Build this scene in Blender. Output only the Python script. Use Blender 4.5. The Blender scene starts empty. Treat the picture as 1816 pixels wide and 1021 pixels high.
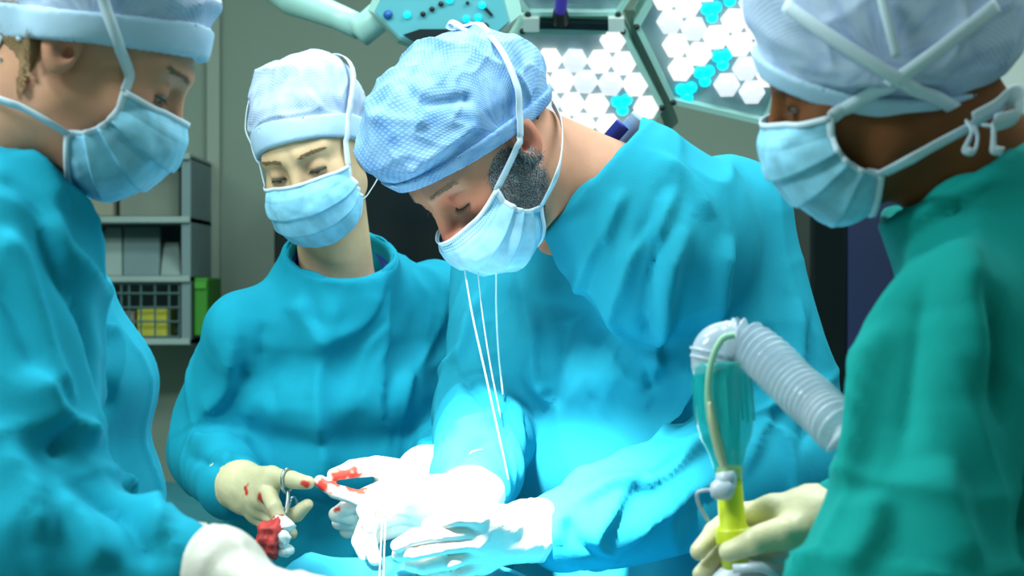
import bpy, bmesh, math, random
import numpy as np
from mathutils import Vector, Matrix

# ------------------------------------------------------------------ camera
F, CX, CY, ZC = 3250.0, 908.0, 510.5, 1.35
scene = bpy.context.scene
cam_data = bpy.data.cameras.new('camera')
cam = bpy.data.objects.new('camera', cam_data)
scene.collection.objects.link(cam)
cam.location = (0, 0, ZC)
cam.rotation_euler = (math.pi / 2, 0, 0)
cam_data.sensor_fit = 'HORIZONTAL'
cam_data.sensor_width = 36
cam_data.lens = F / 1816 * 36
cam_data.dof.use_dof = True
cam_data.dof.focus_distance = 2.24
cam_data.dof.aperture_fstop = 7.5
cam_data.clip_start = 0.05
scene.camera = cam

# ------------------------------------------------------------------ exposure, world, lights
vs = scene.view_settings
vs.view_transform = 'Standard'
vs.look = 'None'
vs.exposure = 0.0
vs.gamma = 1.0
vs.use_curve_mapping = False
world = bpy.data.worlds.new('world')
scene.world = world
world.use_nodes = True
world.node_tree.nodes['Background'].inputs[0].default_value = (0.75, 0.95, 1.0, 1)
world.node_tree.nodes['Background'].inputs[1].default_value = 0.10


def area_light(name, loc, target, sx, sy, power, col):
    d = bpy.data.lights.new(name, 'AREA')
    d.shape = 'RECTANGLE'
    d.size, d.size_y, d.energy, d.color = sx, sy, power, col
    o = bpy.data.objects.new(name, d)
    scene.collection.objects.link(o)
    o.location = loc
    o.rotation_euler = (Vector(target) - Vector(loc)).to_track_quat('-Z', 'Y').to_euler()
    return o


# ceiling light panels of the theatre (their fixtures are built with the room below)
PANELS = [(-0.75, 1.7, 34), (0.75, 2.0, 32), (-1.8, 0.7, 78), (1.7, 0.7, 12), (0.1, 3.1, 20)]
CEIL = 2.75
for i, (x, y, p) in enumerate(PANELS):
    area_light('ceiling_panel_light', (x, y, CEIL - 0.03), (x, y, 0), 1.1, 0.55, p, (0.86, 1.0, 0.98))
# operating lamp that lights the operating field, above the table
LAMP_AT, LAMP_TO = (-0.34, 1.22, 2.34), (-0.03, 2.18, 1.105)
sp = bpy.data.lights.new('operating_lamp_light', 'SPOT')
sp.energy, sp.color = 2300, (1.0, 0.97, 0.92)
sp.spot_size, sp.spot_blend, sp.shadow_soft_size = math.radians(17), 1.0, 0.08
so = bpy.data.objects.new('operating_lamp_light', sp)
scene.collection.objects.link(so)
so.location = LAMP_AT
so.rotation_euler = (Vector(LAMP_TO) - Vector(LAMP_AT)).to_track_quat('-Z', 'Y').to_euler()

# ------------------------------------------------------------------ helpers: objects
WM = {}


def at(px, py, D):
    return np.array([(px - CX) / F * D, D, ZC + (CY - py) / F * D])


def A3(pts):
    return [at(*p) for p in pts]


def link(o, parent=None, M=None):
    scene.collection.objects.link(o)
    M = M if M is not None else Matrix.Identity(4)
    WM[o.name] = M
    if parent is not None:
        o.parent = parent
        o.matrix_basis = WM[parent.name].inverted() @ M
    else:
        o.matrix_basis = M
    return o


def mk(name, V, Fc, mat, parent=None, M=None, smooth=True, uv=None):
    me = bpy.data.meshes.new(name)
    V = np.asarray(V, dtype=np.float32)
    if isinstance(Fc, np.ndarray) and Fc.ndim == 2 and len(Fc):
        n, k = Fc.shape
        me.vertices.add(len(V)); me.vertices.foreach_set('co', V.ravel())
        me.loops.add(n * k); me.loops.foreach_set('vertex_index', Fc.astype(np.int32).ravel())
        me.polygons.add(n)
        me.polygons.foreach_set('loop_start', np.arange(0, n * k, k, dtype=np.int32))
        me.polygons.foreach_set('loop_total', np.full(n, k, dtype=np.int32))
        me.update(calc_edges=True)
    else:
        me.from_pydata([tuple(map(float, v)) for v in V], [], [tuple(int(i) for i in f) for f in Fc])
        me.update()
    if smooth:
        me.polygons.foreach_set('use_smooth', np.ones(len(me.polygons), dtype=bool))
    if uv is not None:
        lay = me.uv_layers.new(name='UVMap')
        idx = np.empty(len(me.loops), dtype=np.int32)
        me.loops.foreach_get('vertex_index', idx)
        lay.data.foreach_set('uv', np.asarray(uv, dtype=np.float32)[idx].ravel())
    if mat is not None:
        me.materials.append(mat)
    o = bpy.data.objects.new(name, me)
    return link(o, parent, M)


def tag(o, label, cat=None, group=None, kind=None):
    if label: o['label'] = label
    if cat: o['category'] = cat
    if group: o['group'] = group
    if kind: o['kind'] = kind
    return o


def empty(name, loc, label, cat, group=None):
    o = bpy.data.objects.new(name, None)
    o.empty_display_size = 0.05
    link(o, None, Matrix.Translation(Vector([float(c) for c in loc])))
    return tag(o, label, cat, group)


class MB:
    """collects boxes, prisms, tubes, lathes into one mesh"""
    def __init__(s):
        s.v, s.f = [], []

    def add(s, V, Fc):
        n = len(s.v)
        s.v += [tuple(map(float, p)) for p in V]
        s.f += [tuple(i + n for i in f) for f in Fc]
        return s

    def box(s, lo, hi, bev=0.0):
        bm = bmesh.new()
        bmesh.ops.create_cube(bm, size=1)
        lo, hi = Vector(lo), Vector(hi)
        for v in bm.verts:
            v.co = Vector(((lo.x + hi.x) / 2 + v.co.x * (hi.x - lo.x), (lo.y + hi.y) / 2 + v.co.y * (hi.y - lo.y), (lo.z + hi.z) / 2 + v.co.z * (hi.z - lo.z)))
        if bev:
            bmesh.ops.bevel(bm, geom=bm.edges[:], offset=bev, segments=2, profile=0.5, affect='EDGES')
        bm.verts.index_update()
        s.add([v.co[:] for v in bm.verts], [[v.index for v in f.verts] for f in bm.faces])
        bm.free()
        return s

    def tube(s, pts, r, n=12, cap=True):
        pts = [np.array(p, float) for p in pts]
        rr = r if hasattr(r, '__len__') else [r] * len(pts)
        V, Fc = [], []
        up = None
        for i, p in enumerate(pts):
            t = pts[min(i + 1, len(pts) - 1)] - pts[max(i - 1, 0)]
            t = t / (np.linalg.norm(t) + 1e-12)
            if up is None:
                a = np.array([0, 0, 1.0]) if abs(t[2]) < 0.9 else np.array([1.0, 0, 0])
                up = np.cross(t, a)
            up = up - t * np.dot(up, t)
            up /= np.linalg.norm(up) + 1e-12
            w = np.cross(t, up)
            for k in range(n):
                an = 2 * math.pi * k / n
                V.append(p + rr[i] * (math.cos(an) * up + math.sin(an) * w))
        for i in range(len(pts) - 1):
            for k in range(n):
                Fc.append((i * n + k, i * n + (k + 1) % n, (i + 1) * n + (k + 1) % n, (i + 1) * n + k))
        if cap:
            Fc.append(tuple(range(n))[::-1])
            Fc.append(tuple(range((len(pts) - 1) * n, len(pts) * n)))
        return s.add(V, Fc)

    def prism(s, poly, off):
        n = len(poly)
        off = np.array(off, float)
        V = [np.array(p, float) for p in poly] + [np.array(p, float) + off for p in poly]
        Fc = [tuple(range(n))[::-1], tuple(range(n, 2 * n))] + [(i, (i + 1) % n, n + (i + 1) % n, n + i) for i in range(n)]
        return s.add(V, Fc)

    def ball(s, c, r, n=12, R=None):
        V, Fc = [], []
        r = np.array(r if hasattr(r, '__len__') else (r, r, r), float)
        m = n // 2
        for j in range(1, m):
            for k in range(n):
                th, ph = math.pi * j / m, 2 * math.pi * k / n
                q = r * np.array([math.sin(th) * math.cos(ph), math.sin(th) * math.sin(ph), math.cos(th)])
                V.append(np.array(c) + (R @ q if R is not None else q))
        a = np.array([0, 0, r[2]])
        V += [np.array(c) + (R @ a if R is not None else a), np.array(c) - (R @ a if R is not None else a)]
        t, b = len(V) - 2, len(V) - 1
        for k in range(n):
            Fc.append((t, k, (k + 1) % n))
            for j in range(m - 2):
                Fc.append((j * n + k, (j + 1) * n + k, (j + 1) * n + (k + 1) % n, j * n + (k + 1) % n))
            Fc.append((b, (m - 2) * n + (k + 1) % n, (m - 2) * n + k))
        return s.add(V, Fc)

    def build(s, name, mat, parent=None, smooth=False, M=None):
        o = mk(name, np.array(s.v), s.f, mat, parent, M, smooth)
        if not smooth:
            pass
        return o


def spline(pts, n=8, closed=False):
    P = np.array(pts, float)
    if closed:
        P = np.vstack([P[-1], P, P[0], P[1]])
    else:
        P = np.vstack([2 * P[0] - P[1], P, 2 * P[-1] - P[-2]])
    out = []
    for i in range(1, len(P) - 2):
        for k in range(n):
            t = k / n
            a, b, c, d = P[i - 1], P[i], P[i + 1], P[i + 2]
            out.append(0.5 * (2 * b + (c - a) * t + (2 * a - 5 * b + 4 * c - d) * t * t + (3 * b - a - 3 * c + d) * t ** 3))
    if not closed:
        out.append(P[-2])
    return np.array(out)


def lerp_curve(pts, t):
    """smooth curve through pts at parameters t in 0..1 (uniform knots)"""
    S = spline(pts, 24)
    x = np.linspace(0, 1, len(S))
    return np.stack([np.interp(t, x, S[:, k]) for k in range(S.shape[1])], -1)


def ribbon(pts, width, thick, centre=None, normals=None, n=6, closed=False, smooth_pts=True):
    S = spline(pts, n, closed) if smooth_pts else np.array(pts, float)
    m = len(S)
    V, Fc = [], []
    wd = width if hasattr(width, '__len__') else None
    pu = None
    for i, p in enumerate(S):
        a = S[(i + 1) % m] if (closed or i < m - 1) else p
        b = S[(i - 1) % m] if (closed or i > 0) else p
        t = a - b
        t /= np.linalg.norm(t) + 1e-12
        if normals is not None:
            o = np.array(normals[min(i, len(normals) - 1)], float)
        elif centre is not None:
            o = p - np.array(centre)
        else:
            o = np.array([0, -1.0, 0.15])
        o = o - t * np.dot(o, t)
        if np.linalg.norm(o) < 1e-6 and pu is not None: o = pu
        o /= np.linalg.norm(o) + 1e-12
        pu = o
        s = np.cross(t, o)
        w = (np.interp(i / (m - 1), np.linspace(0, 1, len(wd)), wd) if wd else width) / 2
        V += [p - s * w, p + s * w, p + s * w + o * thick, p + o * thick * 1.25, p - s * w + o * thick]
    k = 5
    for i in range(m if closed else m - 1):
        j = (i + 1) % m
        for q in range(k):
            Fc.append((i * k + q, i * k + (q + 1) % k, j * k + (q + 1) % k, j * k + q))
    if not closed:
        Fc.append(tuple(range(k))[::-1])
        Fc.append(tuple(range((m - 1) * k, m * k)))
    return np.array(V), Fc


# ------------------------------------------------------------------ helpers: materials
def base_mat(name):
    m = bpy.data.materials.new(name)
    m.use_nodes = True
    nt = m.node_tree
    return m, nt, nt.nodes['Principled BSDF']


def srgb(r, g, b):
    f = lambda c: ((c / 255) / 12.92) if c / 255 <= 0.04045 else (((c / 255) + 0.055) / 1.055) ** 2.4
    return (f(r), f(g), f(b), 1)


def mat(name, col, rough=0.5, var=0.0, scale=20, bump=0.0, bscale=200, coord='Object', **kw):
    m, nt, b = base_mat(name)
    b.inputs['Base Color'].default_value = col
    b.inputs['Roughness'].default_value = rough
    for k, v in kw.items():
        b.inputs[k.replace('_', ' ')].default_value = v
    tc = nt.nodes.new('ShaderNodeTexCoord')
    if var:
        n = nt.nodes.new('ShaderNodeTexNoise')
        n.inputs['Scale'].default_value = scale
        n.inputs['Detail'].default_value = 4
        nt.links.new(tc.outputs[coord], n.inputs['Vector'])
        r = nt.nodes.new('ShaderNodeValToRGB')
        r.color_ramp.elements[0].position, r.color_ramp.elements[1].position = 0.3, 0.7
        r.color_ramp.elements[0].color = tuple(c * (1 - var) for c in col[:3]) + (1,)
        r.color_ramp.elements[1].color = tuple(min(1, c * (1 + var)) for c in col[:3]) + (1,)
        nt.links.new(n.outputs['Fac'], r.inputs['Fac'])
        nt.links.new(r.outputs['Color'], b.inputs['Base Color'])
    if bump:
        n2 = nt.nodes.new('ShaderNodeTexNoise')
        n2.inputs['Scale'].default_value = bscale
        n2.inputs['Detail'].default_value = 3
        nt.links.new(tc.outputs[coord], n2.inputs['Vector'])
        bp = nt.nodes.new('ShaderNodeBump')
        bp.inputs['Strength'].default_value = bump
        bp.inputs['Distance'].default_value = 0.002
        nt.links.new(n2.outputs['Fac'], bp.inputs['Height'])
        nt.links.new(bp.outputs['Normal'], b.inputs['Normal'])
    return m


def emit(name, col, strength):
    m, nt, b = base_mat(name)
    b.inputs['Base Color'].default_value = tuple(c * .35 for c in col[:3]) + (1,)
    b.inputs['Emission Color'].default_value = col
    b.inputs['Emission Strength'].default_value = strength
    return m


def stain_mat(name, col, stain, rough=0.4, **kw):
    """base colour with stains laid down by the mesh attribute 'stain'"""
    m = mat(name, col, rough, bump=0.25, bscale=140, **kw)
    nt = m.node_tree
    b = nt.nodes['Principled BSDF']
    at_ = nt.nodes.new('ShaderNodeAttribute')
    at_.attribute_name = 'stain'
    mx = nt.nodes.new('ShaderNodeMix')
    mx.data_type = 'RGBA'
    mx.inputs[6].default_value = col
    mx.inputs[7].default_value = stain
    nt.links.new(at_.outputs['Fac'], mx.inputs[0])
    nt.links.new(mx.outputs[2], b.inputs['Base Color'])
    return m


def cap_mat(name, col_lo, col_hi, freq, depth):
    """non-woven cap fabric with a fine diamond emboss (uv in metres)"""
    m, nt, b = base_mat(name)
    b.inputs['Roughness'].default_value = 0.75
    N = nt.nodes.new
    tc = N('ShaderNodeTexCoord')
    waves = []
    for ang in (38, -38):
        mp = N('ShaderNodeMapping')
        mp.inputs['Rotation'].default_value = (0, 0, math.radians(ang))
        w = N('ShaderNodeTexWave')
        w.inputs['Scale'].default_value = freq
        w.inputs['Distortion'].default_value = 0.6
        w.inputs['Detail Scale'].default_value = 3
        nt.links.new(tc.outputs['UV'], mp.inputs['Vector'])
        nt.links.new(mp.outputs['Vector'], w.inputs['Vector'])
        waves.append(w)
    mn = N('ShaderNodeMath'); mn.operation = 'MINIMUM'
    nt.links.new(waves[0].outputs['Fac'], mn.inputs[0])
    nt.links.new(waves[1].outputs['Fac'], mn.inputs[1])
    pw = N('ShaderNodeMath'); pw.operation = 'POWER'
    nt.links.new(mn.outputs[0], pw.inputs[0]); pw.inputs[1].default_value = 0.5
    no = N('ShaderNodeTexNoise')
    no.inputs['Scale'].default_value = 38
    no.inputs['Detail'].default_value = 5
    nt.links.new(tc.outputs['UV'], no.inputs['Vector'])
    ad = N('ShaderNodeMath'); ad.operation = 'MULTIPLY_ADD'
    nt.links.new(pw.outputs[0], ad.inputs[0]); ad.inputs[1].default_value = depth
    nt.links.new(no.outputs['Fac'], ad.inputs[2])
    r = N('ShaderNodeValToRGB')
    r.color_ramp.elements[0].position, r.color_ramp.elements[1].position = 0.3, 0.45 + depth
    r.color_ramp.elements[0].color, r.color_ramp.elements[1].color = col_lo, col_hi
    nt.links.new(ad.outputs[0], r.inputs['Fac'])
    nt.links.new(r.outputs['Color'], b.inputs['Base Color'])
    bp = N('ShaderNodeBump')
    bp.inputs['Strength'].default_value = 0.35
    bp.inputs['Distance'].default_value = 0.001
    nt.links.new(pw.outputs[0], bp.inputs['Height'])
    nt.links.new(bp.outputs['Normal'], b.inputs['Normal'])
    return m


def mask_mat(name, col, stitch):
    """pleated mask fabric, dotted heat-sealed lines near the top hem (uv: across, down)"""
    m, nt, b = base_mat(name)
    b.inputs['Roughness'].default_value = 0.7
    N = nt.nodes.new
    tc = N('ShaderNodeTexCoord')
    sx = N('ShaderNodeSeparateXYZ')
    nt.links.new(tc.outputs['UV'], sx.inputs[0])

    def math_(op, a, bb=None, c=None):
        n = N('ShaderNodeMath'); n.operation = op
        for i, v in enumerate((a, bb, c)):
            if v is None: continue
            if isinstance(v, (int, float)): n.inputs[i].default_value = v
            else: nt.links.new(v, n.inputs[i])
        return n.outputs[0]
    tot = None
    for v0 in (0.045, 0.085, 0.125, 0.93, 0.96):
        d = math_('ABSOLUTE', math_('SUBTRACT', sx.outputs['Y'], v0))
        line = math_('LESS_THAN', d, 0.008)
        tot = line if tot is None else math_('MAXIMUM', tot, line)
    dots = math_('GREATER_THAN', math_('SINE', math_('MULTIPLY', sx.outputs['X'], 190.0)), -0.2)
    fac = math_('MULTIPLY', math_('MULTIPLY', tot, dots), stitch)
    no = N('ShaderNodeTexNoise')
    no.inputs['Scale'].default_value = 5
    no.inputs['Detail'].default_value = 4
    nt.links.new(tc.outputs['UV'], no.inputs['Vector'])
    r = N('ShaderNodeValToRGB')
    r.color_ramp.elements[0].position, r.color_ramp.elements[1].position = 0.35, 0.65
    r.color_ramp.elements[0].color = tuple(c * 0.82 for c in col[:3]) + (1,)
    r.color_ramp.elements[1].color = tuple(min(1, c * 1.12) for c in col[:3]) + (1,)
    nt.links.new(no.outputs['Fac'], r.inputs['Fac'])
    mx = N('ShaderNodeMix'); mx.data_type = 'RGBA'
    nt.links.new(fac, mx.inputs[0])
    nt.links.new(r.outputs['Color'], mx.inputs[6])
    mx.inputs[7].default_value = (0.05, 0.16, 0.36, 1)
    nt.links.new(mx.outputs[2], b.inputs['Base Color'])
    b.inputs['Transmission Weight'].default_value = 0.0
    return m


# ------------------------------------------------------------------ helpers: signed distance fields
def smin(a, b, k):
    h = np.maximum(k - np.abs(a - b), 0) / k
    return np.minimum(a, b) - h * h * k * 0.25


def smax(a, b, k):
    return -smin(-a, -b, k)


def cone(P, a, b, ra, rb):
    a, b = np.asarray(a, float), np.asarray(b, float)
    ba = b - a
    t = np.clip(((P - a) @ ba) / (ba @ ba + 1e-12), 0, 1)
    return np.linalg.norm(P - a - t[:, None] * ba, axis=1) - (ra + (rb - ra) * t)


def ell(P, c, r, R=None):
    q = P - np.asarray(c, float)
    if R is not None:
        q = q @ R
    r = np.asarray(r, float)
    k0 = np.linalg.norm(q / r, axis=1)
    k1 = np.linalg.norm(q / (r * r), axis=1)
    return np.where(k0 < 0.2, (k0 - 1) * r.min(), k0 * (k0 - 1) / (k1 + 1e-9))


def chain(P, pts, rad, k=0.0):
    d = None
    for i in range(len(pts) - 1):
        e = cone(P, pts[i], pts[i + 1], rad[i], rad[i + 1])
        d = e if d is None else (smin(d, e, k) if k else np.minimum(d, e))
    return d


def loft(P, nodes, right, front, k=0.05):
    """torso: nodes = (centre, half width, half depth); elliptical sections"""
    d = None
    for (c0, a0, b0), (c1, a1, b1) in zip(nodes[:-1], nodes[1:]):
        c0, c1 = np.asarray(c0, float), np.asarray(c1, float)
        ba = c1 - c0
        L = np.linalg.norm(ba)
        tt = ((P - c0) @ ba) / (L * L)
        t = np.clip(tt, 0, 1)
        q = P - c0 - t[:, None] * ba
        rx, ry = a0 + (a1 - a0) * t, b0 + (b1 - b0) * t
        w = (tt - t) * L
        q = q - ((tt - t) * 1.0)[:, None] * ba
        u, v = q @ right, q @ front
        m = np.minimum(rx, ry)
        e = (np.sqrt((u / rx) ** 2 + (v / ry) ** 2 + (w / (m * 0.45)) ** 2) - 1) * m
        d = e if d is None else smin(d, e, k)
    return d


_rng = np.random.RandomState(7)
_TAB = _rng.rand(8192).astype(np.float32)


def vnoise(P, seed=0):
    P = np.asarray(P, float) + seed * 17.31
    i = np.floor(P).astype(np.int64)
    f = P - i
    f = f * f * f * (f * (f * 6 - 15) + 10)
    out = 0
    for dx in (0, 1):
        for dy in (0, 1):
            for dz in (0, 1):
                h = ((i[:, 0] + dx) * 73856093) ^ ((i[:, 1] + dy) * 19349663) ^ ((i[:, 2] + dz) * 83492791)
                h = (h ^ (h >> 13)) & 8191
                w = (f[:, 0] if dx else 1 - f[:, 0]) * (f[:, 1] if dy else 1 - f[:, 1]) * (f[:, 2] if dz else 1 - f[:, 2])
                out = out + w * _TAB[h]
    return out


def ridged(P, seed=0):
    return 1 - np.abs(2 * vnoise(P, seed) - 1)


OFF8 = np.array([[i, j, k] for i in (0, 1) for j in (0, 1) for k in (0, 1)], dtype=np.int64)


def grad(f, P, e=0.0006):
    g = np.stack([f(P + np.eye(3)[i] * e) - f(P - np.eye(3)[i] * e) for i in range(3)], 1)
    return g / (np.linalg.norm(g, axis=1, keepdims=True) + 1e-12)


def mesh_sdf(f, lo, hi, h, warp=None, newton=1):
    """surface nets over an octree; warp=(centre, r0, a): cells grow away from centre"""
    lo, hi = np.asarray(lo, float), np.asarray(hi, float)
    if warp is not None:
        c, r0, a = np.asarray(warp[0], float), warp[1], warp[2]

        def g(r): return r + a * np.maximum(r - r0, 0) ** 2

        def W(Q):
            r = np.linalg.norm(Q, axis=1)
            return c + Q * (g(r) / (r + 1e-9))[:, None]

        def sc(Q):
            return 1 + 2 * a * np.maximum(np.linalg.norm(Q, axis=1) - r0, 0)
        R = max(np.linalg.norm(np.where(s, hi, lo) - c) for s in OFF8.astype(bool))
        rq = np.linspace(0, R, 4000)
        R = rq[np.searchsorted(g(rq), R).clip(0, 3999)]
        qlo = np.maximum(-np.full(3, R), lo - c)
        qhi = np.minimum(np.full(3, R), hi - c)
    else:
        W = lambda Q: Q
        sc = lambda Q: np.ones(len(Q))
        qlo, qhi = lo, hi
    s = 16
    n = np.ceil((qhi - qlo) / (h * s)).astype(int) + 1
    cells = np.stack(np.meshgrid(*[np.arange(m) for m in n], indexing='ij'), -1).reshape(-1, 3).astype(np.int64)
    while True:
        Q = qlo + (cells + 0.5) * h * s
        d = np.abs(f(W(Q)))
        cells = cells[d < 0.87 * h * s * (sc(Q) + (2 * warp[2] * h * s if warp else 0)) * 1.45]
        if s == 1: break
        cells = (cells[:, None, :] * 2 + OFF8[None]).reshape(-1, 3)
        s //= 2
    B = np.int64(1 << 20)
    key = lambda C: ((C[..., 0] + 8) * B + (C[..., 1] + 8)) * B + (C[..., 2] + 8)
    cor = cells[:, None, :] + OFF8[None]
    ck = key(cor).ravel()
    uk, first, inv = np.unique(ck, return_index=True, return_inverse=True)
    pts = cor.reshape(-1, 3)[first]
    val = f(W(qlo + pts * h))
    cv = val[inv].reshape(-1, 8)
    neg = cv < 0
    act = neg.any(1) & ~neg.all(1)
    cells, cv, neg = cells[act], cv[act], neg[act]
    acc = np.zeros((len(cells), 3)); cnt = np.zeros(len(cells))
    for a_ in range(8):
        for ax in range(3):
            if OFF8[a_][ax] == 0:
                b_ = a_ + (4, 2, 1)[ax]
                cr = neg[:, a_] != neg[:, b_]
                t = cv[:, a_] / (cv[:, a_] - cv[:, b_] + 1e-20)
                p = OFF8[a_][None].astype(float).repeat(len(cells), 0)
                p[:, ax] += t
                acc[cr] += p[cr]; cnt[cr] += 1
    Q = qlo + (cells + acc / cnt[:, None]) * h
    V = W(Q)
    kk = key(cells)
    order = np.argsort(kk); sk = kk[order]

    def find(C):
        k2 = key(C)
        i = np.searchsorted(sk, k2).clip(0, len(sk) - 1)
        return np.where(sk[i] == k2, order[i], -1)
    quads = []
    for ax in range(3):
        b_ = (4, 2, 1)[ax]
        m = np.nonzero(neg[:, 0] != neg[:, b_])[0]
        e1, e2 = [np.eye(3, dtype=np.int64)[(ax + q) % 3] for q in (1, 2)]
        C = cells[m]
        q = np.stack([m, find(C - e1), find(C - e1 - e2), find(C - e2)], 1)
        fl = neg[m, 0]
        q[fl] = q[fl][:, ::-1]
        quads.append(q[(q >= 0).all(1)])
    Qd = np.concatenate(quads)[:, ::-1]
    for _ in range(newton):
        d = f(V)
        G = grad(f, V)
        st = np.clip(d, -h, h)[:, None] * G
        V = V - st
    return V, np.ascontiguousarray(Qd)


def vnormals(V, Q):
    n = np.cross(V[Q[:, 2]] - V[Q[:, 0]], V[Q[:, 3]] - V[Q[:, 1]])
    N = np.zeros_like(V)
    for k in range(4):
        for ax in range(3):
            N[:, ax] += np.bincount(Q[:, k], n[:, ax], len(V))
    return N / (np.linalg.norm(N, axis=1, keepdims=True) + 1e-12)


def smooth_mesh(V, Q, it=1, lam=0.5, w=None):
    E = np.concatenate([Q[:, [0, 1]], Q[:, [1, 2]], Q[:, [2, 3]], Q[:, [3, 0]]])
    E = np.concatenate([E, E[:, ::-1]])
    cnt = np.bincount(E[:, 0], minlength=len(V)).clip(1)
    for _ in range(it):
        S = np.stack([np.bincount(E[:, 0], V[E[:, 1], k], len(V)) for k in range(3)], 1) / cnt[:, None]
        V = V + lam * (S - V) * (1 if w is None else w[:, None])
    return V


def pix(V):
    return np.stack([CX + F * V[:, 0] / V[:, 1], CY - F * (V[:, 2] - ZC) / V[:, 1]], 1)


def on_surface(V, N, px, py, rad=14):
    """the nearest surface point of a mesh that the photograph shows at (px, py)"""
    p = pix(V)
    m = np.hypot(p[:, 0] - px, p[:, 1] - py)
    front = (N * (V - np.array([0, 0, ZC]))).sum(1) < 0
    for r in (rad, rad * 2, rad * 5, 1e9):
        ok = np.nonzero((m < r) & front)[0]
        if len(ok):
            j = ok[np.argmin(V[ok, 1] + (m[ok] * 0.002 if r > rad * 3 else 0))]
            return V[j]


def fold(V, N, strokes):
    """sculpt folds: each stroke is a line on the cloth with a width and a height (negative = crease)"""
    D = np.zeros(len(V))
    for px, w, a in strokes:
        L = [on_surface(V, N, x, y) for x, y in px]
        S = spline(L, 6) if len(L) > 1 else np.array(L)
        lo, hi = S.min(0) - 3 * w, S.max(0) + 3 * w
        ids = np.nonzero(((V > lo) & (V < hi)).all(1))[0]
        if not len(ids): continue
        P = V[ids]
        best = np.full(len(ids), 9.0); tt = np.zeros(len(ids)); sg = np.ones(len(ids))
        for i in range(len(S) - 1):
            ba = S[i + 1] - S[i]
            t = np.clip(((P - S[i]) @ ba) / (ba @ ba + 1e-12), 0, 1)
            r = P - S[i] - t[:, None] * ba
            d = np.linalg.norm(r, axis=1)
            b = d < best
            best[b] = d[b]; tt[b] = (i + t[b]) / (len(S) - 1)
            sg[b] = np.sign((r[b] * np.cross(np.broadcast_to(ba, r[b].shape), N[ids][b])).sum(1))
        taper = np.clip(np.minimum(tt, 1 - tt) * 5, 0, 1)
        taper = 0.15 + 0.85 * taper
        ww = w * np.where(sg > 0, 1.5, .55)                 # one side of a fold is steep
        if a > 0:
            D[ids] += a * np.exp(-(best / ww) ** 2) * taper
        else:
            D[ids] += a * np.exp(-1.1 * np.sqrt((best / (w * .8)) ** 2 + .02)) * taper
    return D

# ------------------------------------------------------------------ materials
M_WALL = mat('wall paint', srgb(126, 146, 132), 0.55, 0.03, 2, 0.05, 60)
M_WALL2 = mat('wall trim paint', srgb(144, 160, 146), 0.5, 0.03, 3)
M_FLOOR = mat('vinyl floor', srgb(120, 140, 135), 0.35, 0.08, 6)
M_CEIL = mat('ceiling paint', srgb(210, 220, 215), 0.8, 0.02, 4)
M_METAL = mat('brushed steel', (0.55, 0.6, 0.62, 1), 0.28, 0.1, 40, Metallic=1.0)
M_WHITEP = mat('white plastic', srgb(205, 222, 218), 0.35, 0.03, 10)
M_MINT = mat('mint lamp housing', srgb(168, 216, 208), 0.35, 0.04, 8)
M_TEALP = mat('teal control face', srgb(92, 174, 186), 0.4, 0.04, 10)
M_DARK = mat('dark plastic', srgb(10, 28, 32), 0.4, 0.2, 12)
M_BLACKG = mat('black glass', srgb(6, 20, 24), 0.15, 0.1, 5)
M_NAVY = mat('navy laminate', srgb(22, 40, 84), 0.5, 0.12, 6)
M_PLATE = mat('lamp face plate', srgb(150, 178, 186), 0.35, 0.1, 20)
M_BULB = emit('lit lamp lens', (1.0, 0.975, 0.93, 1), 1.0)
M_BULB2 = emit('lit cool lamp lens', (0.84, 0.93, 1.0, 1), 0.85)
M_LED = emit('cyan led', (0.0, 0.75, 0.9, 1), 1.5)
M_BLUED = mat('blue button', srgb(10, 90, 170), 0.4, 0.05)
M_VIOLET = mat('violet handle', srgb(90, 70, 200), 0.4, 0.05)
M_CARD = mat('pale cardboard', srgb(134, 138, 120), 0.8, 0.06, 12)
M_CARD2 = mat('grey cardboard', srgb(114, 126, 114), 0.8, 0.06, 12)
M_PACK = mat('sterile paper pack', srgb(140, 162, 158), 0.6, 0.06, 9)
M_PACK2 = mat('blue grey pack', srgb(108, 134, 136), 0.6, 0.06, 9)
M_YEL = mat('yellow carton', srgb(190, 190, 60), 0.6, 0.08, 12)
M_GRN = mat('green file box', srgb(40, 130, 14), 0.55, 0.06, 8)
M_WIRE = mat('coated wire', srgb(70, 100, 100), 0.4, 0.05)
M_DRAPE = mat('surgical drape', srgb(0, 132, 160), 0.75, 0.08, 14, 0.2, 120)
M_DRAPEG = mat('green drape', srgb(6, 92, 100), 0.8, 0.12, 10, 0.2, 100)
M_PAD = mat('table padding', srgb(30, 44, 50), 0.6, 0.1, 8)
M_SKIRT = mat('panel diffuser', srgb(240, 248, 246), 0.5, 0.02)

# ------------------------------------------------------------------ room
RX0, RX1, RY0, RY1 = -2.7, 2.7, -1.0, 4.62
T = 0.12


def struct(name, lo, hi, m, label):
    o = MB().box(lo, hi).build(name, m)
    o['kind'] = 'structure'
    o['label'] = label
    return o


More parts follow.
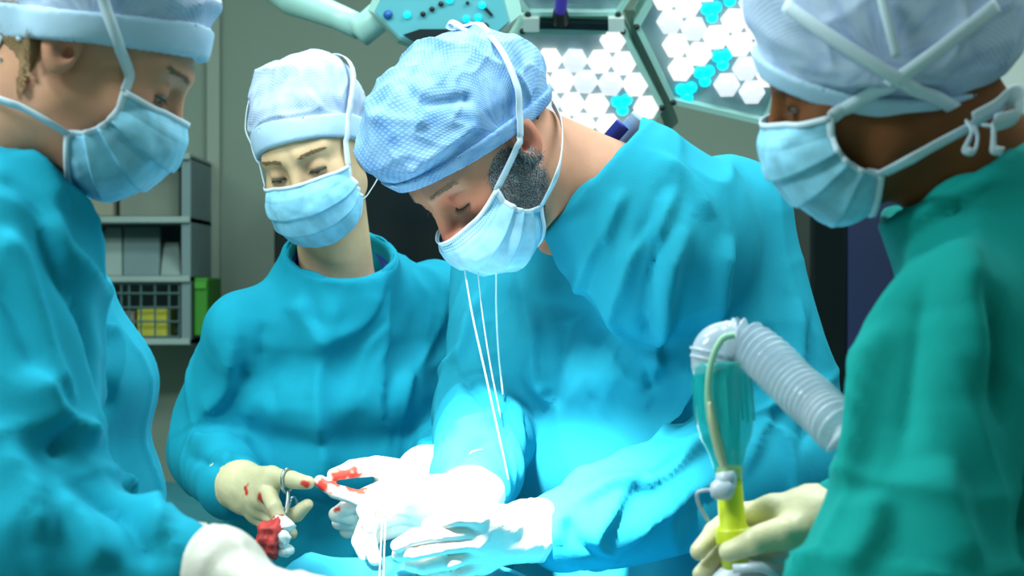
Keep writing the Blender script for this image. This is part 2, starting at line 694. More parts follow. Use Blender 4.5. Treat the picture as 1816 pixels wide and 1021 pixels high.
struct('floor', (RX0 - T, RY0 - T, -T), (RX1 + T, RY1 + T, 0), M_FLOOR, 'grey green vinyl theatre floor')
struct('ceiling', (RX0 - T, RY0 - T, CEIL), (RX1 + T, RY1 + T, CEIL + T), M_CEIL, 'white painted theatre ceiling')
struct('wall_back', (RX0, RY1, 0), (RX1, RY1 + T, CEIL), M_WALL, 'grey green painted wall behind the team')
struct('wall_left', (RX0 - T, RY0, 0), (RX0, RY1, CEIL), M_WALL, 'grey green painted side wall')
struct('wall_right', (RX1, RY0, 0), (RX1 + T, RY1, CEIL), M_WALL, 'grey green painted side wall')
struct('wall_front', (RX0, RY0 - T, 0), (RX1, RY0, CEIL), M_WALL, 'grey green painted wall')
xa = at(370, 0, RY1)[0]; xb = at(392, 0, RY1)[0]
struct('trim_1', (xa, RY1 - 0.025, 0), (xb, RY1 - 0.001, CEIL), M_WALL2, 'pale vertical wall strip beside the shelf rack')
xa = at(1386, 0, RY1)[0]; xb = at(1437, 0, RY1)[0]
struct('trim_2', (xa, RY1 - 0.05, 0), (xb, RY1 - 0.001, at(0, 300, RY1)[2] + 0.03), M_WALL2, 'pale door post')
struct('baseboard_back', (RX0, RY1 - 0.015, 0), (RX1, RY1 - 0.002, 0.1), M_WALL2, 'pale skirting along the wall')
# pale door beside the post
xa = at(1215, 0, RY1)[0]; xb = at(1384, 0, RY1)[0]; zt = at(0, 300, RY1)[2]
door = MB().box((xa, RY1 - 0.045, 0.005), (xb, RY1 - 0.001, zt), 0.004).build('door_1', M_WHITEP)
tag(door, 'pale grey low door panel in the back wall', kind='structure')
for x0, x1 in ((1235, 1300), (1312, 1372)):
    mb = MB().box((at(x0, 0, RY1)[0], RY1 - 0.055, 0.25), (at(x1, 0, RY1)[0], RY1 - 0.044, zt - 0.06), 0.004)
    mb.build('panel', M_WALL2, door)

for x, y, p in PANELS:
    t = empty('ceiling_light', (x, y, CEIL), 'flush white ceiling light panel of the theatre', 'ceiling light', 'flush ceiling light panels')
    fr = MB()
    for lo, hi in (((x - 0.6, y - 0.32, CEIL - 0.025), (x + 0.6, y - 0.28, CEIL)), ((x - 0.6, y + 0.28, CEIL - 0.025), (x + 0.6, y + 0.32, CEIL)), ((x - 0.6, y - 0.28, CEIL - 0.025), (x - 0.56, y + 0.28, CEIL)), ((x + 0.56, y - 0.28, CEIL - 0.025), (x + 0.6, y + 0.28, CEIL))):
        fr.box(lo, hi)
    fr.build('frame', M_WHITEP, t)
    MB().box((x - 0.56, y - 0.28, CEIL - 0.012), (x + 0.56, y + 0.28, CEIL)).build('diffuser', M_SKIRT, t)

# ------------------------------------------------------------------ dark cabinets at the back wall
def cabinet(name, label, x0, x1, top, D, depth, split, m_door, m_body):
    X0, X1 = at(x0, 0, D)[0], at(x1, 0, D)[0]
    zt = at(0, top, D)[2]
    t = empty(name, ((X0 + X1) / 2, D + depth / 2, 0), label, 'cabinet')
    MB().box((X0, D + 0.02, 0), (X1, D + depth, zt), 0.004).build('body', m_body, t)
    e = [X0] + [at(s, 0, D)[0] for s in split] + [X1]
    for a, b, m in zip(e[:-1], e[1:], m_door):
        d = MB().box((a + 0.004, D, 0.08), (b - 0.004, D + 0.019, zt - 0.02), 0.003).build('door', m, t)
        MB().tube([(b - 0.03, D - 0.012, 0.85), (b - 0.03, D - 0.012, 1.0)], 0.005, 8).build('handle', M_METAL, d)
    return t


cabinet('equipment_cabinet', 'tall black equipment cabinet against the wall behind the nurse facing the camera', 484, 800, 270, 4.15, 0.44, [640], [M_BLACKG, M_BLACKG], M_DARK)
cabinet('storage_cabinet', 'tall storage cabinet with a black and a navy blue door by the back wall', 1439, 1640, 250, 4.2, 0.4, [1500], [M_BLACKG, M_NAVY], M_DARK)

cabinet('added_pale_block', 'tall pale white block added for the lighter patch of wall beyond the nurse holding the tube', 1765, 2010, -220, 4.2, 0.4, [1890], [M_CEIL, M_CEIL], M_CEIL)  # added block, its pale colour makes the lighter patch of back wall

# ------------------------------------------------------------------ wall rack with supplies
SD = 4.3
def sb(x0, y0, x1, y1, d0, d1, bev=0.0):
    a, b = at(x0, y1, SD), at(x1, y0, SD)
    return MB().box((a[0], SD + d0, a[2]), (b[0], SD + d1, b[2]), bev)


rk = empty('supply_rack', at(230, 612, SD + 0.15), 'grey wall mounted supply rack with three shelves', 'shelf rack')
sb(110, 278, 338, 612, 0.29, 0.318).build('back_panel', M_PACK2, rk)
sb(322, 278, 338, 612, 0.0, 0.29).build('side_panel', M_PACK2, rk)
sb(98, 278, 114, 612, 0.0, 0.29).build('side_panel', M_PACK2, rk)
for y in (272, 384, 489, 600):
    sb(98, y, 338, y + 11, -0.01, 0.30, 0.002).build('shelf', M_PACK, rk)
def item(name, label, cat, mb, m, group=None):
    return tag(mb.build(name, m), label, cat, group)


item('supply_box', 'pale beige supply carton on the top shelf of the rack', 'box', sb(117, 300, 196, 383, 0.03, 0.22, 0.004), M_CARD)
item('supply_box', 'long grey supply carton on the top shelf of the rack', 'box', sb(203, 297, 312, 383, 0.05, 0.24, 0.004), M_CARD2)


def pack(x0, x1, xt0, xt1, y0, y1, tilt):
    b0, b1, t0, t1 = at(x0, y1, SD), at(x1, y1, SD), at(xt0, y0, SD), at(xt1, y0, SD)
    pl = [b0, b1, t1, t0]
    for p in pl[2:]: p[1] += tilt
    mb = MB().prism(pl, (0, 0.03, 0.004))
    return mb


item('sterile_pack', 'white sterile paper pack leaning on the middle shelf', 'pack', pack(160, 216, 168, 196, 400, 488, 0.12), M_PACK, 'sterile packs on the middle shelf')
item('sterile_pack', 'wide blue grey sterile pack leaning in the middle of the shelf', 'pack', pack(219, 282, 200, 266, 398, 488, 0.12), M_PACK2, 'sterile packs on the middle shelf')
item('sterile_pack', 'low pale sterile pack leaning beside the rack side panel', 'pack', pack(285, 320, 274, 300, 428, 488, 0.12), M_PACK, 'sterile packs on the middle shelf')
bk = empty('wire_basket', at(245, 599, SD + 0.1), 'open wire basket on the bottom shelf of the rack', 'basket')
xs = [190, 215, 229, 250, 275, 300, 318]
for x in xs:
    MB().tube([at(x, 500, SD + 0.005), at(x, 598, SD + 0.005)], 0.0028, 6).build('wire', M_WIRE, bk)
for y in (502, 520, 545, 570, 597):
    MB().tube([at(186, y, SD + 0.002), at(320, y, SD + 0.002)], 0.0028, 6).build('wire', M_WIRE, bk)
item('carton', 'yellow carton inside the wire basket', 'box', sb(238, 548, 292, 599, 0.03, 0.14, 0.004), M_YEL)
item('carton', 'small cream carton beside the yellow carton in the basket', 'box', sb(206, 552, 234, 599, 0.03, 0.12, 0.003), M_CARD)
gb = empty('file_box', at(353, 596, SD), 'bright green file box hung beside the supply rack', 'box')
sb(341, 492, 366, 596, 0.02, 0.22, 0.004).build('body', M_GRN, gb)
sb(343, 500, 364, 512, 0.014, 0.021, 0.001).build('label_holder', mat('green label', srgb(60, 150, 30), 0.5, 0.05), gb)

# ------------------------------------------------------------------ ceiling mounted surgical lamp behind the surgeon
def LD(py):
    return 3.36 + (py - 100) * 0.0006


def lp(px, py, off=0.0):
    return at(px, py, LD(py)) + off * LN


_a, _b, _c = at(900, 0, LD(0)), at(1200, 0, LD(0)), at(900, 220, LD(220))
LN = np.cross(_b - _a, _c - _a); LN /= np.linalg.norm(LN)
if LN[1] > 0: LN = -LN          # towards the camera and down
lamp = empty('surgical_lamp', lp(1120, -150, -0.05), 'large lit surgical lamp with three hexagonal heads of white lenses behind the surgeon', 'lamp')


def inside(poly, x, y, m):
    n = len(poly)
    cx, cy = np.mean([p[0] for p in poly]), np.mean([p[1] for p in poly])
    for i in range(n):
        (x0, y0), (x1, y1) = poly[i], poly[(i + 1) % n]
        nx, ny = y1 - y0, -(x1 - x0)
        l = math.hypot(nx, ny)
        if nx * (cx - x0) + ny * (cy - y0) < 0: nx, ny = -nx, -ny
        if (nx * (x - x0) + ny * (y - y0)) / l < m: return False
    return True


def lens_mesh(m):
    bm = bmesh.new()
    prof = [(0.0245, 0.0), (0.0245, 0.008), (0.022, 0.016), (0.013, 0.022)]
    rings = []
    for r, z in prof:
        rings.append([bm.verts.new((r * math.cos(k * math.pi / 3), r * math.sin(k * math.pi / 3), z)) for k in range(6)])
    tip = bm.verts.new((0, 0, 0.0235))
    for a, b in zip(rings[:-1], rings[1:]):
        for k in range(6):
            bm.faces.new((a[k], a[(k + 1) % 6], b[(k + 1) % 6], b[k]))
    for k in range(6):
        bm.faces.new((rings[-1][k], rings[-1][(k + 1) % 6], tip))
    me = bpy.data.meshes.new('lens')
    bm.to_mesh(me); bm.free()
    me.materials.append(m)
    return me


LENS = [lens_mesh(M_BULB), lens_mesh(M_BULB2)]
rotL = Vector(LN).to_track_quat('Z', 'Y').to_matrix().to_4x4()
ledm = bpy.data.meshes.new('led')
_m = MB().ball((0, 0, 0.0), (0.012, 0.012, 0.007), 10)
ledm.from_pydata(_m.v, [], _m.f); ledm.materials.append(M_LED)
rnd = random.Random(3)


def petal(poly, pitch, ang, ox, oy):
    P3 = [lp(x, y) for x, y in poly]
    c = np.mean(P3, 0)
    hs = MB().prism([c + (p - c) * 1.0 - LN * 0.012 for p in P3], -LN * 0.05)
    ho = hs.build('head_housing', M_MINT, lamp)
    MB().prism([c + (p - c) * 0.95 - LN * 0.006 for p in P3], -LN * 0.004).build('face_plate', M_PLATE, ho)
    n = len(P3)
    for i in range(n):                       # rim bars
        a, b = P3[i], P3[(i + 1) % n]
        ai, bi = c + (a - c) * 0.93, c + (b - c) * 0.93
        MB().prism([a - LN * 0.014, b - LN * 0.014, bi - LN * 0.014, ai - LN * 0.014], LN * 0.026).build('rim', M_MINT, ho)
        MB().ball(a * 0.97 + c * 0.03 + LN * 0.012, 0.006, 8).build('screw', M_DARK, ho, True)
    cx, cy = np.mean([p[0] for p in poly]), np.mean([p[1] for p in poly])
    ca, sa = math.cos(ang), math.sin(ang)
    for j in range(-9, 10):
        for i in range(-9, 10):
            gx, gy = (i + 0.5 * (j % 2)) * pitch, j * pitch * 0.866
            x, y = cx + ox + gx * ca - gy * sa, cy + oy + gx * sa + gy * ca
            if not inside(poly, x, y, 21) or not (-45 < y < 345): continue
            k = rnd.random()
            p = lp(x + rnd.uniform(-2, 2), y + rnd.uniform(-2, 2))
            if k < 0.13:
                for dx, dy in ((-9, -5), (8, -8), (1, 10)):
                    o = bpy.data.objects.new('led', ledm)
                    link(o, ho, Matrix.Translation(Vector(lp(x + dx, y + dy))) @ rotL)
                continue
            o = bpy.data.objects.new('lens', LENS[1 if k > 0.8 else 0])
            link(o, ho, Matrix.Translation(Vector(p)) @ rotL @ Matrix.Rotation(rnd.uniform(-0.1, 0.1), 4, 'Z'))
    return ho


petal([(924, 47), (1107, 47), (1178, 186), (1098, 300), (915, 300), (845, 180)], 44, 0.05, 4, 4)
petal([(1124, 42), (1190, -75), (1330, -60), (1420, 70), (1360, 219), (1191, 180)], 43, 0.3, 2, 0)
petal([(934, 24), (1098, 24), (1160, -70), (1098, -190), (930, -190), (868, -70)], 44, 0.0, 0, 6)
hb = MB().prism([lp(958, 30, .004), lp(1080, 33, .004), lp(1080, 45, .004), lp(958, 41, .004)], LN * 0.02).build('hinge_bar', M_DARK, lamp)
for x in (942, 1092):
    MB().prism([lp(x - 14, 24, .0), lp(x + 14, 24, .0), lp(x + 14, 47, .0), lp(x - 14, 47, .0)], LN * 0.024).build('hinge_block', M_WHITEP, lamp)
MB().tube([lp(994, 30, .02), lp(993, 8, .03)], [0.016, 0.013], 12).build('handle_socket', M_DARK, lamp)
MB().tube([lp(993, 8, .03), lp(1000, -60, .05)], 0.011, 12).build('handle', M_VIOLET, lamp)
MB().prism([lp(1108, 30, -.03), lp(1126, 30, -.03), lp(1205, 230, -.03), lp(1185, 250, -.03)], -LN * 0.02).build('head_bracket', M_WALL2, lamp)
MB().tube([lp(1120, -60, -.09), lp(1130, -260, -.16), (lp(1130, -260, -.16)[0], 3.7, 2.6), (lp(1130, -260, -.16)[0], 3.7, CEIL)], 0.035, 14).build('suspension_arm', M_MINT, lamp)

# ------------------------------------------------------------------ control head on its arm
CD = 3.0
ch = empty('control_head', at(785, 20, CD + .1), 'mint ceiling arm control head with cyan lights above the surgeon', 'control panel')
def cpt(x, y, d=0.0): return at(x, y, CD + (y - 40) * 0.0001 + d)


outer = [(652, 18), (704, 76), (785, 108), (868, 88), (926, 24), (905, -70), (800, -110), (690, -70)]
inner = [(662, 22), (709, 70), (785, 99), (858, 82), (906, 40), (880, -55), (795, -95), (700, -55)]
back = [cpt(785 + (x - 785) * 0.9, 0 + (y) * 0.9, 0.11) for x, y in outer]
V = [cpt(*p, 0.0) for p in inner] + [cpt(*p, 0.03) for p in outer] + back
n = 8
Fc = [tuple(range(8))] + [(i, (i + 1) % n, n + (i + 1) % n, n + i) for i in range(n)] + [(n + i, n + (i + 1) % n, 2 * n + (i + 1) % n, 2 * n + i) for i in range(n)] + [tuple(range(16, 24))[::-1]]
mk('housing', np.array(V), Fc, M_MINT, ch, smooth=False)
fp = [cpt(785 + (x - 785) * 0.975, 0 + y * 0.975, -0.002) for x, y in inner]
face = MB().prism(fp, (0, -0.010, 0)).build('face', M_TEALP, ch)
for x, y, r, m in ((688, 26, .0075, M_BLUED), (722, 26, .0062, M_LED), (797, 0, .0062, M_LED), (855, 9, .0062, M_LED), (827, 33, .0062, M_LED), (848, 31, .0062, M_LED),
                   (750, 25, .0045, M_DARK), (766, 16, .0045, M_DARK), (782, 7, .0045, M_DARK), (861, 46, .0055, M_DARK), (829, 5, .003, M_DARK)):
    p = cpt(x, y, -0.014)
    MB().tube([p, p - np.array([0, 0.004, 0])], [r, r * 0.8], 14).build('button' if m in (M_DARK, M_BLUED) else 'indicator_light', m, face, True)
MB().prism([cpt(858, 16, -.014), cpt(863, 14, -.014), cpt(875, 27, -.014), cpt(870, 29, -.014)], (0, -0.003, 0)).build('slot', M_DARK, face)
MB().prism([cpt(715, 62, -.014), cpt(745, 52, -.014), cpt(800, 52, -.014), cpt(830, 60, -.014), cpt(800, 80, -.014), cpt(745, 82, -.014)], (0, -0.003, 0)).build('recess', M_DARK, face)
MB().tube([at(440, -60, 3.25), at(520, 0, 3.16), at(600, 30, 3.1), at(638, 48, 3.08)], [0.03, 0.028, 0.022, 0.022], 16).build('arm', M_MINT, ch, True)
MB().tube([at(638, 38, 3.08), at(645, 52, 3.075), at(672, 30, 3.07), at(700, 10, 3.07)], [0.024, 0.028, 0.026, 0.022], 16).build('elbow_joint', M_MINT, ch, True)
MB().tube([at(440, -60, 3.25), (at(440, -60, 3.25)[0] - .1, 3.3, 2.1), (at(440, -60, 3.25)[0] - .1, 3.3, CEIL)], 0.03, 16).build('ceiling_post', M_MINT, ch, True)

# ------------------------------------------------------------------ operating lamp above the table (lights the operating field)
ol = empty('overhead_lamp', LAMP_AT, 'round operating lamp on a ceiling post above the table', 'lamp')
dv = np.array(LAMP_TO) - np.array(LAMP_AT); dv /= np.linalg.norm(dv)
LA = np.array(LAMP_AT)
MB().tube([LA - dv * 0.14, LA - dv * 0.13, LA - dv * 0.05, LA - dv * 0.03], [0.05, 0.16, 0.2, 0.2], 32).build('housing', M_MINT, ol, True)
MB().tube([LA - dv * 0.14, LA - dv * 0.14 + np.array([0, -.05, .1]), (LA[0], LA[1] - .2, CEIL)], 0.025, 12).build('post', M_MINT, ol, True)

# ------------------------------------------------------------------ operating table, patient drape, back table
tb = empty('operating_table', (0.25, 2.0, 0), 'operating table under a blue drape between the team', 'table')
MB().box((-0.1, 1.85, 0), (0.6, 2.15, 0.12), 0.02).build('base', M_METAL, tb)
MB().box((0.1, 1.92, 0.12), (0.4, 2.08, 0.8), 0.02).build('column', M_METAL, tb)
MB().box((-0.28, 1.88, 0.8), (0.9, 2.28, 0.88), 0.02).build('table_top', M_PAD, tb)


def drape(name, x0, x1, y0, y1, zf, zb, m, nx, ny, label, parent=None):
    """cloth over the table: top follows zf(x, y), sides hang to zb"""
    gx = np.linspace(x0 - 0.05, x1 + 0.05, nx); gy = np.linspace(y0 - 0.05, y1 + 0.05, ny)
    X, Y = np.meshgrid(gx, gy, indexing='ij')
    Z = zf(X, Y)
    ex = np.maximum(np.maximum(x0 - X, X - x1), np.maximum(y0 - Y, Y - y1))
    k = np.clip(ex / 0.05, 0, 1)
    pn = np.stack([X.ravel() * 14, Y.ravel() * 14, 0 * X.ravel()], 1)
    Z = np.where(ex > 0, Z - (Z - zb) * np.clip(k, 0, 1) ** 0.35, Z)
    sh = 1 - 0.75 * k
    Xo = np.where(X < x0, x0 - (x0 - X) * 0.35, np.where(X > x1, x1 + (X - x1) * 0.35, X))
    Yo = np.where(Y < y0, y0 - (y0 - Y) * 0.35, np.where(Y > y1, y1 + (Y - y1) * 0.35, Y))
    V = np.stack([Xo.ravel(), Yo.ravel(), Z.ravel()], 1)
    idx = np.arange(nx * ny).reshape(nx, ny)
    Q = np.stack([idx[:-1, :-1], idx[1:, :-1], idx[1:, 1:], idx[:-1, 1:]], -1).reshape(-1, 4)
    return mk(name, V, Q, m, parent)


def z_patient(X, Y):
    p = np.stack([X.ravel() * 9, Y.ravel() * 13, 0 * X.ravel()], 1)
    w = (ridged(p, 2).reshape(X.shape) ** 2 - 0.4) * 0.034 + (vnoise(p * 2.3, 5).reshape(X.shape) - 0.5) * 0.014
    body = 0.135 * np.exp(-((Y - 2.14) / 0.15) ** 2) * (.35 + .65 / (1 + np.exp((X - .03) / .025))) * (1 / (1 + np.exp(-(X + 0.3) / 0.03)))
    dip = -0.05 * np.exp(-((X + 0.05) / 0.09) ** 2 - ((Y - 2.1) / 0.08) ** 2)
    return 0.905 + body + w + dip


do = drape('patient_drape', -0.29, 0.9, 1.85, 2.30, z_patient, 0.45, M_DRAPE, 190, 100, None)
tag(do, 'crumpled blue surgical drape covering the patient on the operating table', 'drape')


def z_back(X, Y):
    p = np.stack([X.ravel() * 8, Y.ravel() * 8, 0 * X.ravel()], 1)
    return 0.985 + (ridged(p, 4).reshape(X.shape) - 0.5) * 0.02


bt = empty('instrument_table', (-0.72, 3.27, 0), 'instrument table under a dark green drape behind the team', 'table')
for x in (-0.95, -0.55):
    for y in (3.17, 3.37):
        MB().tube([(x, y, 0), (x, y, 0.95)], 0.014, 10).build('leg', M_METAL, bt)
MB().box((-1.0, 3.12, 0.94), (-0.5, 3.42, 0.962), 0.004).build('table_top', M_METAL, bt)
tag(drape('table_drape', -1.01, -0.49, 3.11, 3.43, z_back, 0.55, M_DRAPEG, 60, 40, None), 'dark green drape over the instrument table', 'drape')

# ------------------------------------------------------------------ cloth and skin materials


def gown_mat(name, col):
    m = mat(name, col, 0.85, 0.05, 16, 0.12, 420, Specular_IOR_Level=0.12)
    nt = m.node_tree
    b = nt.nodes['Principled BSDF']
    tc = nt.nodes['Texture Coordinate']
    mp = nt.nodes.new('ShaderNodeMapping')
    mp.inputs['Scale'].default_value = (1, 1, .45)
    nt.links.new(tc.outputs['Object'], mp.inputs['Vector'])
    n = nt.nodes.new('ShaderNodeTexNoise')
    n.noise_type = 'RIDGED_MULTIFRACTAL'
    n.inputs['Scale'].default_value = 7
    n.inputs['Detail'].default_value = 3
    n.inputs['Distortion'].default_value = .6
    nt.links.new(mp.outputs['Vector'], n.inputs['Vector'])
    bp = nt.nodes.new('ShaderNodeBump')
    bp.inputs['Strength'].default_value = .35
    bp.inputs['Distance'].default_value = .006
    nt.links.new(n.outputs['Fac'], bp.inputs['Height'])
    old = b.inputs['Normal'].links[0].from_node
    nt.links.new(bp.outputs['Normal'], old.inputs['Normal'])
    return m


M_GOWN = gown_mat('teal gown cloth', srgb(22, 148, 176))
M_GOWN_M = gown_mat('turquoise gown cloth', srgb(32, 148, 174))
M_GOWN_R = gown_mat('green teal gown cloth', srgb(14, 142, 138))
M_CAP_M = cap_mat('blue embossed cap', srgb(70, 128, 200), srgb(142, 184, 226), 76, 0.28)
M_CAP_W = cap_mat('pale blue cap', srgb(138, 164, 210), srgb(186, 204, 232), 90, 0.2)
M_BAND = mat('pale cap band', srgb(176, 208, 236), 0.7, 0.05, 30)
M_MASK = mask_mat('light blue mask', srgb(150, 208, 238), 0.75)
M_MASK2 = mask_mat('light blue mask plain', srgb(138, 206, 236), 0.25)
M_STRAP = mat('white tie tape', srgb(206, 224, 240), 0.7, 0.03, 40)
M_SCRUB = mat('navy scrub', srgb(24, 52, 160), 0.7, 0.08, 20)
M_SCRUB2 = mat('pale blue undershirt', srgb(150, 190, 224), 0.7, 0.05, 20)
M_GLOVE = stain_mat('cream latex glove', srgb(214, 204, 164), srgb(206, 58, 44), 0.42, Subsurface_Weight=0.15, Subsurface_Scale=0.01)
M_GLOVE_W = stain_mat('white latex glove', srgb(228, 222, 212), srgb(206, 58, 44), 0.42, Subsurface_Weight=0.15, Subsurface_Scale=0.01)
M_GLOVE_SHADE = stain_mat('shade toned latex glove', srgb(196, 192, 182), srgb(206, 58, 44), 0.45)  # glove latex greyed, the shade on this hand is put into the colour
M_EYE = mat('eye white', srgb(205, 200, 190), 0.15, 0.03)
M_IRIS = mat('brown iris', srgb(50, 32, 20), 0.1, 0.1, 200)
M_LASH = mat('dark lashes', srgb(24, 16, 12), 0.6, 0.1)


def skin_mat(name, col, red):
    m = mat(name, col, 0.55, 0.10, 26, 0.18, 900, Subsurface_Weight=0.12, Subsurface_Scale=0.006, Specular_IOR_Level=0.22)
    nt = m.node_tree
    b = nt.nodes['Principled BSDF']
    b.inputs['Subsurface Radius'].default_value = (1, 0.35, 0.2)
    src = b.inputs['Base Color'].links[0].from_socket
    a = nt.nodes.new('ShaderNodeAttribute'); a.attribute_name = 'flush'
    mx = nt.nodes.new('ShaderNodeMix'); mx.data_type = 'RGBA'
    nt.links.new(a.outputs['Fac'], mx.inputs[0])
    nt.links.new(src, mx.inputs[6])
    mx.inputs[7].default_value = red
    nt.links.new(mx.outputs[2], b.inputs['Base Color'])
    return m


def hair_mat(name, c0, c1, scale=900):
    m = mat(name, c0, 0.5)
    nt = m.node_tree
    b = nt.nodes['Principled BSDF']
    tc = nt.nodes['Texture Coordinate']
    n = nt.nodes.new('ShaderNodeTexNoise'); n.inputs['Scale'].default_value = scale
    r = nt.nodes.new('ShaderNodeValToRGB')
    r.color_ramp.elements[0].position, r.color_ramp.elements[1].position = 0.45, 0.6
    r.color_ramp.elements[0].color, r.color_ramp.elements[1].color = c0, c1
    nt.links.new(tc.outputs['Object'], n.inputs['Vector'])
    nt.links.new(n.outputs['Fac'], r.inputs['Fac'])
    nt.links.new(r.outputs['Color'], b.inputs['Base Color'])
    return m


# ------------------------------------------------------------------ head (local: x = person's right, y = forward, z = up, eyes at z = 0)
def head_sdf(q, male=False, ear=1.0):
    lid = -.0075 if male else -.0035
    S = np.stack([np.abs(q[:, 0]), q[:, 1], q[:, 2]], 1)
    d = ell(S, (0, -.014, .034), (.075, .097, .086))
    d = smin(d, ell(S, (0, .028, -.028), (.060, .060, .080)), .03)
    j = .004 if male else 0
    d = smin(d, cone(S, (.045 + j, .0, -.055), (.012 + j, .064, -.098), .022, .021), .03)
    d = smin(d, ell(S, (.042, .054, -.024), (.022, .022, .020)), .022)
    d = smin(d, cone(S, (.012, .082, .021), (.044, .064, .022), .0105 if male else .0085, .009), .016)
    d = smax(d, -ell(S, (.031, .096, -.001), (.020, .019, .0135)), .013)
    d = smin(d, cone(S, (0, .084, .008), (0, .103, -.033), .0068, .0100), .012)
    d = smin(d, ell(S, (.0105, .096, -.038), (.008, .010, .0075)), .008)
    sp = np.linalg.norm(S - np.array([.031, .0685, -.001]), axis=1)
    up = smax(sp - .0152, -(S[:, 2] - lid), .0015)
    lo = smax(sp - .0144, S[:, 2] - lid + (.0013 if male else .0045), .0015)
    d = smin(d, up, .004)
    d = smin(d, lo, .004)
    d = smin(d, ell(S, (0, .088, -.068), (.021, .010, .005)), .006)
    d = smin(d, ell(S, (0, .086, -.078), (.019, .010, .006)), .006)
    d = smin(d, ell(S, (0, .076, -.099), (.018, .014, .014)), .016)
    c, s = math.cos(0.25), math.sin(0.25)
    Re = np.array([[1, 0, 0], [0, c, -s], [0, s, c]])
    if ear < .5: return d                                  # ear tucked flat under the cap
    e = ell(S, (.0775, -.018, -.006), (.0095, .019, .031), Re)
    e = smax(e, -ell(S, (.089, -.013, -.006), (.010, .011, .019), Re), .005)
    e = smax(e, -ell(S, (.080, -.008, -.012), (.008, .005, .006), Re), .004)
    d = smin(d, e, .005)
    return d


def sstep(x, a, b):
    t = np.clip((x - a) / (b - a), 0, 1)
    return t * t * (3 - 2 * t)


def head_frame(yaw, pitch, roll):
    y, p, r = map(math.radians, (yaw, pitch, roll))
    f = np.array([math.sin(y), -math.cos(y), 0]); l = np.array([math.cos(y), math.sin(y), 0]); u = np.array([0, 0, 1.0])
    f2 = f * math.cos(p) - u * math.sin(p); u2 = u * math.cos(p) + f * math.sin(p)
    l3 = l * math.cos(r) + u2 * math.sin(r); u3 = u2 * math.cos(r) - l * math.sin(r)
    return np.stack([-l3, f2, u3], 1)


class Head:
    def __init__(s, yaw, pitch, roll, px, py, D, scale, male, ear=1.0):
        s.R, s.c, s.s, s.male, s.ear = head_frame(yaw, pitch, roll), at(px, py, D), scale, male, ear
        m = np.eye(4); m[:3, :3] = s.R * scale; m[:3, 3] = s.c
        s.M = Matrix(m.tolist())

    def loc(s, P): return (np.atleast_2d(P) - s.c) @ s.R / s.s
    def wor(s, q): return np.asarray(q) @ s.R.T * s.s + s.c
    def sdf(s, P): return head_sdf(s.loc(P), s.male, s.ear) * s.s


# ------------------------------------------------------------------ cap
def cap_field(sp):
    p0 = np.array([0, .095, sp['zf']])
    dirv = np.array([0, -.2, sp['zb'] - sp['zf']])
    n = np.array([0, -dirv[2], dirv[1]]); n = n / np.linalg.norm(n)
    if n[2] < 0: n = -n

    def height(q):
        return (q - p0) @ n + sp.get('ear', 0) * (q[:, 0] / .08) ** 2

    def f(q):
        h = height(q)
        off = sp.get('band', .007) + sstep(h, sp['bw'], sp['bw'] + .03) * sp['puff']
        d = ell(q, (0, -.016, .036), (.077, .100, .087)) - off
        for c, r in sp.get('lumps', []):
            d = smin(d, ell(q, c, r), .03)
        return smax(d, -h, .003)
    return f, height


def build_cap(hd, sp, m_cap, m_band, parent, h=.003):
    f, height = cap_field(sp)
    V, Q = mesh_sdf(f, (-.14, -.19, -.09), (.14, .15, .21), h)
    N = vnormals(V, Q)
    hh = height(V)
    a = sstep(hh, .008, sp['bw'] + .02)
    sc = np.array(sp.get('wscale', (22, 22, 22)))
    wv = V + (np.stack([vnoise(V * 18, 3), vnoise(V * 18, 4), vnoise(V * 18, 5)], 1) - .5) * .03
    disp = sp['wr'] * a * ((ridged(wv * sc, 1) ** 3) * 1.4 - .45 + .5 * (ridged(wv * sc * 2.1, 2) ** 3 - .3))
    disp += .0014 * (1 - a) * (ridged(V * np.array([9, 9, 160]), 6) - .5)
    for c, w, am in sp.get('folds', []):            # explicit pleats: polylines in head space
        S = spline(c, 6)
        best = np.full(len(V), 9.)
        for i in range(len(S) - 1):
            ba = S[i + 1] - S[i]
            t = np.clip(((V - S[i]) @ ba) / (ba @ ba), 0, 1)
            best = np.minimum(best, np.linalg.norm(V - S[i] - t[:, None] * ba, axis=1))
        disp += am * np.exp(-(best / w) ** 2)
    V = V + N * disp[:, None]
    r = np.linalg.norm(V - np.array([0, -.016, .036]), axis=1)
    uv = np.stack([np.arctan2(V[:, 2] - .02, V[:, 1]) * .1, np.arcsin(np.clip(V[:, 0] / r, -1, 1)) * .1], 1)
    o = mk('cap', V, Q, m_cap, parent, hd.M, uv=uv)
    # hem band of the cap
    fb = lambda q: smax(np.abs(f(q) - .0012) - .0026, height(q) - sp['bw'] - .003 * np.sin(q[:, 0] * 40), .002)
    fb2 = lambda q: smax(fb(q), -(height(q) + .001), .002)
    Vb, Qb = mesh_sdf(fb2, (-.14, -.17, -.09), (.14, .15, .12), .0032, newton=1)
    Nb = vnormals(Vb, Qb)
    Vb = Vb + Nb * (.0012 * (vnoise(Vb * np.array([50, 50, 70]), 8)))[:, None]
    rb = np.linalg.norm(Vb - np.array([0, -.016, .036]), axis=1)
    mk('band', Vb, Qb, m_band, o, hd.M, uv=np.stack([np.arctan2(Vb[:, 2] - .02, Vb[:, 1]) * .1, np.arcsin(np.clip(Vb[:, 0] / rb, -1, 1)) * .1], 1))
    return o, f


# ------------------------------------------------------------------ mask
MASK_C = [(.110, -.015), (.119, -.032), (.117, -.058), (.104, -.092), (.074, -.119), (.046, -.121)]
MASK_S = [(.064, .052, -.018), (.067, .056, -.034), (.067, .053, -.052), (.064, .042, -.068), (.060, .026, -.077)]


